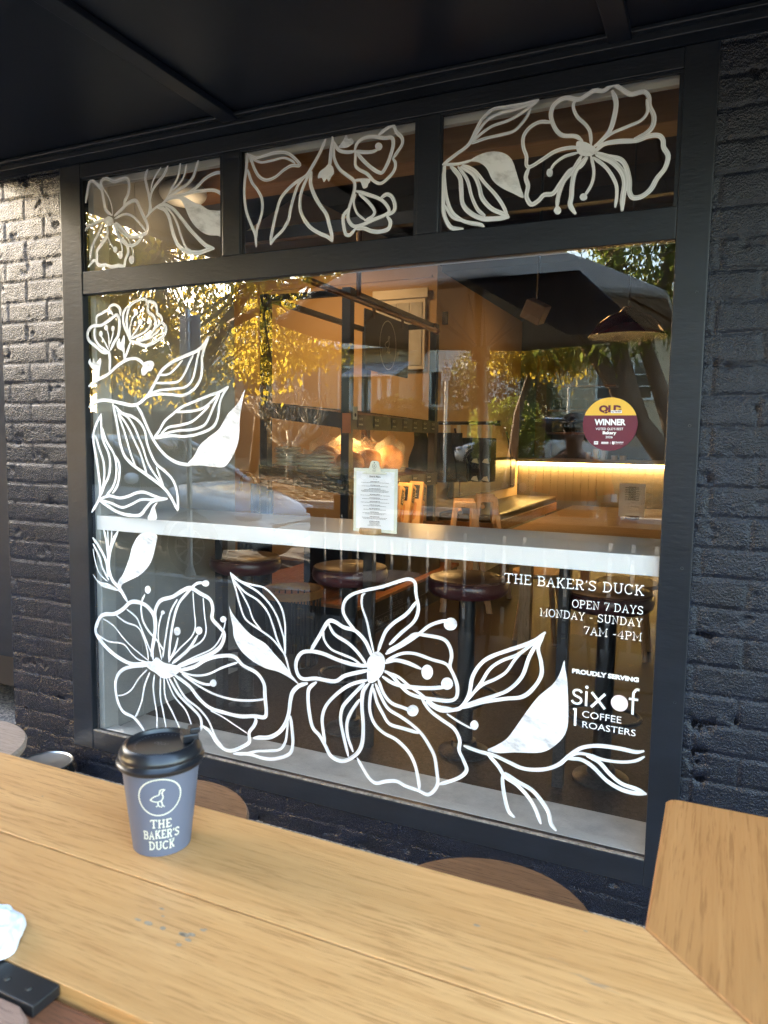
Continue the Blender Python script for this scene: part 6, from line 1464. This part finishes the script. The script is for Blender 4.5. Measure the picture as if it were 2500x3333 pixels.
# ---------------------------------------------------------------- houses
def house(name, label, x0, x1, yf, dep, z0, ze, zr, wallm, roofm, wins, gable=False, porch=None):
    t = thing(name, label, 'house', ((x0 + x1) / 2, yf - dep / 2, z0)); m = MB()
    m.box(x0 + .02, x1 - .02, yf - dep, yf - .03, z0 - 1.6, ze)
    n = int((ze - z0) / .16)
    for k in range(n):
        za = z0 + k * .16
        m.prism([(yf - .029, za), (yf + .004, za), (yf - .014, za + .1595), (yf - .029, za + .1595)], 'x', x0, x1)
        m.prism([(x1 - .019, za), (x1 + .014, za), (x1 - .004, za + .1595), (x1 - .019, za + .1595)], 'y', yf - dep, yf - .03)
    m.build('wall', wallm, t); r = MB(); o = .55; xm = (x0 + x1) / 2; ym = yf - dep / 2
    if gable:
        r.prism([(x0 - o, ze - .1), (xm, zr), (x1 + o, ze - .1), (x1 + o, ze), (xm, zr + .12), (x0 - o, ze)], 'y', yf - dep - o, yf + o); r.build('roof', roofm, t)
        MB().prism([(x0, ze - .05), (x1, ze - .05), (xm, zr - .08)], 'y', yf - .12, yf - .02).build('gable_end', wallm, t)
    else:
        k = dep / 2; A = [(x0 - o, yf + o, ze), (x1 + o, yf + o, ze), (x1 + o, yf - dep - o, ze), (x0 - o, yf - dep - o, ze)]; kk = min(k, (x1 - x0) * .42); B = [(x0 + kk, ym, zr), (x1 - kk, ym, zr)]
        r.poly([A[0], A[1], B[1], B[0]]); r.poly([A[1], A[2], B[1]]); r.poly([A[2], A[3], B[0], B[1]]); r.poly([A[3], A[0], B[0]]); r.poly(list(reversed(A)))
        r.build('roof', roofm, t); MB().box(x0 - o - .08, x1 + o + .08, yf + o + .001, yf + o + .10, ze - .12, ze + .03).build('gutter', M['trim'], t)
    for (a, b, c, d, nx, nz) in wins:
        m = MB(); fw = .09
        m.box(a - fw, b + fw, yf + .0045, yf + .06, d, d + fw); m.box(a - fw - .05, b + fw + .05, yf + .0045, yf + .09, c - fw, c); m.box(a - fw, a, yf + .0045, yf + .06, c, d); m.box(b, b + fw, yf + .0045, yf + .06, c, d)
        for k in range(1, nx): xx = a + (b - a) * k / nx; m.box(xx - .035, xx + .035, yf + .0045, yf + .05, c, d)
        for k in range(1, nz): zz = c + (d - c) * k / nz; m.box(a, b, yf + .0045, yf + .04, zz - .018, zz + .018)
        f = m.build('window', M['trim'], t); MB().box(a, b, yf + .005, yf + .015, c, d).build('pane', M['housepane'], f)
    if porch:
        a, b, c, zt = porch; m = MB(); m.prism([(yf + .006, zt + .7), (yf + c, zt + .1), (yf + c, zt), (yf + .006, zt + .6)], 'x', a - .3, b + .3); m.build('porch_roof', roofm, t); m = MB()
        for k in range(5): xx = a + (b - a) * k / 4; m.box(xx - .06, xx + .06, yf + c - .3, yf + c - .18, z0, zt + .05)
        for k in range(int((b - a) / .16)): xx = a + k * .16; m.box(xx, xx + .045, yf + c - .26, yf + c - .22, z0 + .1, z0 + 1.0)
        m.box(a, b, yf + c - .27, yf + c - .2, z0 + 1.0005, z0 + 1.08); m.box(a - .1, b + .1, yf + .006, yf + c - .1, z0 - .15, z0); m.build('verandah', M['trim'], t)
    return t
M['trim'] = pm('house_trim', (.62, .64, .58), .6, var=.04); M['housepane'] = pm('house_window_glass', (.06, .065, .06), .08, var=.4, scale=1.2)
rm, rt, rb = nodes('corrugated_roof'); v = coords(rt); wv = rt.nodes.new('ShaderNodeTexWave'); wv.inputs['Scale'].default_value = 2.6; rt.links.new(v, wv.inputs['Vector'])
rb.inputs['Base Color'].default_value = (.48, .50, .54, 1); rb.inputs['Roughness'].default_value = .45; rb.inputs['Metallic'].default_value = .3; bump(rt, rb, wv.outputs['Fac'], 1.0, .08); M['corrugated'] = rm
M['tiles'] = pm('grey_roof_tiles', (.16, .14, .12), .8, var=.3, scale=14, bs=.5, bscale=10)
wall_g = pm('sage_weatherboard', (.28, .27, .20), .65, var=.04); wall_c = pm('cream_weatherboard', (.52, .43, .28), .65, var=.04); wall_o = pm('sand_weatherboard', (.40, .33, .21), .65, var=.04); wall_w = pm('white_weatherboard', (.70, .65, .56), .65, var=.03)
house('weatherboard_house', 'sage weatherboard house with a grey tiled roof behind the yellow tree', -27, -18.6, -24, 8, 1.4, 4.7, 6.6, wall_g, M['tiles'], [(-26, -24.6, 2.2, 3.9, 2, 1), (-21.6, -20.0, 2.2, 3.9, 2, 1)])
house('weatherboard_house', 'sand weatherboard house with a corrugated hip roof behind the frangipani', -18.0, -11.6, -24.5, 7, 1.5, 5.2, 6.9, wall_o, M['corrugated'], [(-17.3, -16.7, 2.4, 4.4, 1, 1), (-15.9, -15.2, 2.4, 4.4, 1, 1), (-14.2, -13.2, 2.4, 4.4, 1, 1)], porch=(-13.0, -11.4, 1.6, 3.9))
house('weatherboard_house', 'white gabled weatherboard house with a verandah', -11.2, -7.6, -26, 6, 1.6, 5.0, 6.6, wall_w, M['corrugated'], [(-10.8, -9.9, 3.0, 4.3, 2, 1), (-9.2, -8.4, 3.0, 4.3, 2, 1)], gable=True)
house('weatherboard_house', 'cream weatherboard house with a wide four light window', -6.4, 5.0, -28, 8, 1.2, 6.0, 8.0, wall_c, M['corrugated'], [(-4.55, -2.55, 3.30, 4.65, 3, 3), (.6, 2.4, 3.30, 4.65, 3, 3)])
fe = thing('paling_fence', 'dark timber paling fence along the gardens opposite', 'fence', (-15, -21, .8)); m = MB()
for k in range(150):
    x = -27 + k * .13; m.box(x, x + .122, -21.02, -21.0, .5, 2.55 + .02 * math.sin(k * 2.1))
m.build('palings', pm('grey_brown_paling', (.13, .10, .07), .8, var=.3, scale=6), fe); m = MB(); m.box(-27, -7.5, -21.06, -21.021, 1.0, 1.1); m.box(-27, -7.5, -21.06, -21.021, 2.2, 2.3); m.build('fence_rail', M['darktimber'], fe)
rw = MB().box(-7.3, 6, -22.3, -22.0, .3, 1.42).build('garden_wall', M['concrete'], bevel=.02); tag(rw, 'low pale concrete garden wall in front of the cream house', 'wall')
for k, x in enumerate((-.9, .4, 1.6)):
    p = thing('garden_shrub', ['small dark shrub at the left on the low garden wall', 'small dark shrub in the middle on the garden wall', 'small dark shrub at the right on the garden wall'][k], 'shrub', (x, -22.6, 1.3), 'shrubs above the low wall'); m = MB()
    for i in range(900):
        q = Vector((random.gauss(0, .26), random.gauss(0, .2), abs(random.gauss(.25, .22)))); quadleaf(m, Vector((x, -22.6, 1.35)) + q, .05)
    m.build('foliage', M['leafgreen'], p, fix=False); MB().tube([(x, -22.6, .9), (x, -22.6, 1.7)], .03, 8).build('stem', M['darktimber'], p)

# ---------------------------------------------------------------- trees
M['bark'] = pm('grey_brown_bark', (.17, .12, .08), .9, var=.35, scale=6, bs=1.0, bscale=14, stretch=(1, 1, .3))
M['lf_yellow'] = leaf_mat('yellow_green_leaf', (.62, .44, .05), (.36, .31, .05), .6); M['lf_green'] = leaf_mat('bright_green_leaf', (.10, .15, .025), (.26, .27, .05), .5)
M['lf_olive'] = leaf_mat('olive_leaf', (.10, .11, .035), (.17, .15, .05), .35); M['lf_dark'] = leaf_mat('dark_leaf', (.035, .06, .02), (.06, .08, .025), .3)
def tree(name, label, limbs, crown, n_cl, per_cl, ls, lm, seed, csp=.42, group=None):
    st = random.getstate(); random.seed(seed); base = limbs[0][0][0]
    t = thing(name, label, 'tree', base, group); m = MB()
    for pts_, rr in limbs: m.tube(pts_, rr, 14)
    m2 = MB(); (c, r) = crown; cl = []
    while len(cl) < n_cl:
        q = Vector((random.uniform(-1, 1), random.uniform(-1, 1), random.uniform(-1, 1)))
        if q.length > 1 or q.length < .35 or noise.noise(q * 1.9 + Vector((seed, 0, 0))) < -.12: continue
        cl.append(Vector(c) + Vector((q.x * r[0], q.y * r[1], q.z * r[2])))
    tips = [Vector(p[-1]) for p, _ in limbs]
    for q in cl:
        b = min(tips, key=lambda k: (k - q).length); mid = b.lerp(q, .5) + Vector((0, 0, -.15)); m.tube([b, mid, q], [.035, .022, .008], 5)
        cs = csp * random.uniform(.7, 1.35)
        for i in range(int(per_cl * random.uniform(.5, 1.4))):
            d = Vector((random.gauss(0, 1), random.gauss(0, 1), random.gauss(0, .75)))
            p = q + d * cs * .55 + Vector((0, 0, -.25 * cs * random.random())); a = Vector((random.gauss(0, .6), random.gauss(0, .6), -1 + random.gauss(0, .5))).normalized(); quadleaf(m2, p, ls * random.uniform(.7, 1.25), a)
    m.build('trunk', M['bark'], t, smooth='all'); m2.build('crown', lm, t, fix=False); random.setstate(st); return t
def V(*a): return tuple(a)
tree('street_tree', 'yellow leaved street tree spreading over the parked cars', [([V(-13.6, -14.3, .1), V(-13.3, -14.0, 1.6), V(-12.6, -13.4, 3.0)], [.30, .25, .20]), ([V(-12.6, -13.4, 2.9), V(-11.0, -12.3, 3.9), V(-9.2, -11.4, 5.0)], [.19, .14, .07]), ([V(-12.7, -13.4, 2.9), V(-12.6, -12.2, 4.6), V(-12.0, -11.5, 5.8)], [.17, .12, .06]), ([V(-10.6, -12.1, 4.1), V(-8.9, -11.0, 4.2), V(-7.4, -10.6, 4.6)], [.10, .08, .04])],
     (V(-10.9, -11.3, 5.5), (5.7, 3.2, 2.9)), 235, 58, .085, M['lf_yellow'], 3, .55)
tree('street_tree', 'small yellow leaved tree in front of the sand coloured house', [([V(-13.6, -17.5, .5), V(-13.3, -17.4, 2.5), V(-12.8, -17.2, 4.0)], [.14, .11, .06])], (V(-12.3, -17.0, 4.6), (1.9, 1.2, 1.3)), 60, 60, .085, M['lf_yellow'], 9, .45)
tree('street_tree', 'bright green street tree with three leaning trunks', [([V(.75, -13.6, .1), V(-.05, -13.3, .75), V(-.86, -13, 1.2), V(-1.5, -13, 2.05), V(-2.35, -13, 3.35), V(-3.2, -12.6, 4.3)], [.34, .27, .23, .19, .15, .07]), ([V(-1.35, -13, 1.8), V(-1.62, -13, 2.5), V(-1.87, -13, 3.45), V(-1.9, -12.4, 5.0)], [.20, .20, .16, .07]), ([V(-.55, -13.1, 1.0), V(-1.0, -13.2, 2.4), V(-1.39, -13.2, 3.45), V(-.9, -12.5, 5.2)], [.17, .17, .14, .06]), ([V(.2, -13.4, .6), V(.2, -13, 2.4), V(.7, -12.3, 4.6)], [.2, .15, .06])],
     (V(-1.5, -12.2, 5.05), (3.4, 2.4, 1.75)), 190, 75, .080, M['lf_green'], 5, .50)
# low hanging sprays of the same tree reach nearer the road, a neighbour stands behind
tree('street_tree', 'young tree with bright yellow green leaves beside the parking sign', [([V(-4.6, -15.2, .3), V(-4.4, -15.2, 2.2), V(-4.0, -15.0, 3.4)], [.11, .09, .05])], (V(-3.9, -14.9, 3.75), (1.35, .9, .75)), 46, 70, .085, M['lf_yellow'], 12, .34)
tree('street_tree', 'dense yellow tree added at the far left to block the low sun', [([V(-15.9, -9.3, -.1), V(-15.8, -9.2, 2.0), V(-15.6, -9.0, 4.2)], [.28, .22, .14])], (V(-16.4, -7.9, 5.0), (4.6, 4.6, 3.6)), 520, 90, .17, M['lf_yellow'], 17, .75)  # added tree, its thick crown set to shade the shopfront and table
fg = thing('frangipani', 'bare grey frangipani with many forked branches', 'tree', (-11.3, -16, .4)); m = MB(); random.seed(21)
def fork(p, d, l, r, lev):
    q = p + d * l; m.tube([p, (p + q) / 2 + Vector((random.gauss(0, .03), random.gauss(0, .03), 0)), q], [r, r * .88, r * .8 if lev else r * .75], 8)
    if lev == 0: return
    for k in range(3 if lev > 2 else 2):
        nd = (d + Vector((random.gauss(0, .55), random.gauss(0, .55), random.uniform(.05, .45)))).normalized(); fork(q, nd, l * random.uniform(.62, .85), r * .72, lev - 1)
fork(Vector((-11.3, -16, .4)), Vector((0, 0, 1)), .8, .10, 5)
for a in (0, 1.6, 3.1, 4.6): fork(Vector((-11.3, -16, 1.1)), Vector((math.cos(a), math.sin(a), .8)).normalized(), .75, .075, 4)
m.build('branches', pm('grey_frangipani_bark', (.40, .36, .30), .8, var=.2), fg, smooth='all')
def bush(label, c, r, n, ls, lm, seed):
    st = random.getstate(); random.seed(seed); p = thing('leafy_shrub', label, 'shrub', (c[0], c[1], c[2] - r[2]), 'shrubs and trees of the gardens opposite'); m = MB()
    for i in range(n):
        d = Vector((random.gauss(0, 1), random.gauss(0, 1), random.gauss(0, 1))).normalized() * random.uniform(.45, 1.0) ** .5
        k = 1 + .35 * noise.noise(d * 2.3 + Vector((seed, 0, 0))); quadleaf(m, Vector(c) + Vector((d.x * r[0], d.y * r[1], d.z * r[2])) * k, ls * random.uniform(.7, 1.3))
    m.build('foliage', lm, p, fix=False); MB().tube([(c[0], c[1], c[2] - r[2] - .8), c], [.12, .05], 8).build('stem', M['bark'], p); random.setstate(st)
bush('rounded olive shrub beyond the umbrella pole', (-6.4, -21.0, 2.9), (1.9, 1.2, 1.8), 5200, .085, M['lf_olive'], 31)
bush('lower green shrub between the umbrella pole and the cream house', (-5.3, -17.6, 1.65), (1.1, .9, 1.0), 3600, .075, M['lf_green'], 33)
bush('small olive shrub in front of the white house fence', (-9.6, -20.3, 2.2), (1.2, .8, .8), 2400, .075, M['lf_olive'], 35)
bush('tall dark tree crown behind the white house', (-8.0, -35, 6.5), (4.5, 3, 3.2), 5200, .20, M['lf_olive'], 37)
bush('tall dark tree crown behind the tiled house', (-26, -38, 7.0), (6, 4, 3.6), 5200, .24, M['lf_olive'], 39)
bush('tall dark tree crown behind the cream house', (3, -41, 9.0), (6, 4, 4.6), 5200, .24, M['lf_dark'], 41)
bush('dark tree crown behind the sand coloured house', (-15.5, -38, 7.0), (4, 3, 2.6), 4200, .22, M['lf_olive'], 43)
# leaf litter on the footpath and at the kerb
m = MB(); random.seed(5)
for i in range(2600):
    x = random.uniform(-9, 2); y = -3.9 - abs(random.gauss(0, .45)) if random.random() < .6 else random.uniform(-3.8, -2.0) if random.random() < .3 else -random.uniform(4.0, 13.0)
    z = -.104 if y < -4.0 else .003; s = random.uniform(.025, .06); a = random.uniform(0, 6.28); c, s2 = math.cos(a), math.sin(a); h = random.uniform(.004, .018)
    P = [(x - s * c, y - s * s2, z), (x - .5 * s * s2, y + .5 * s * c, z + h), (x + s * c, y + s * s2, z + .002), (x + .5 * s * s2, y - .5 * s * c, z + h * .4)]; m.quad(*P)
for i in range(9000):
    x = random.uniform(-14, 3); y = -random.uniform(13.2, 19); z = gz(x, y) + .004; s = random.uniform(.04, .09); a = random.uniform(0, 6.28); c, s2 = math.cos(a), math.sin(a); h = random.uniform(.01, .04)
    m.quad((x - s * c, y - s * s2, z), (x - .5 * s * s2, y + .5 * s * c, z + h), (x + s * c, y + s * s2, z + .002), (x + .5 * s * s2, y - .5 * s * c, z + h * .4))
ml, tl, bl_ = nodes('dry_leaves'); tl.links.new(ramp(tl, tex(tl, coords(tl), 25, 2), [(.35, (.16, .06, .02)), (.5, (.40, .22, .08)), (.65, (.55, .40, .18))]), bl_.inputs['Base Color']); bl_.inputs['Roughness'].default_value = .7
tag(m.build('leaf_litter', ml, fix=False), kind='stuff')
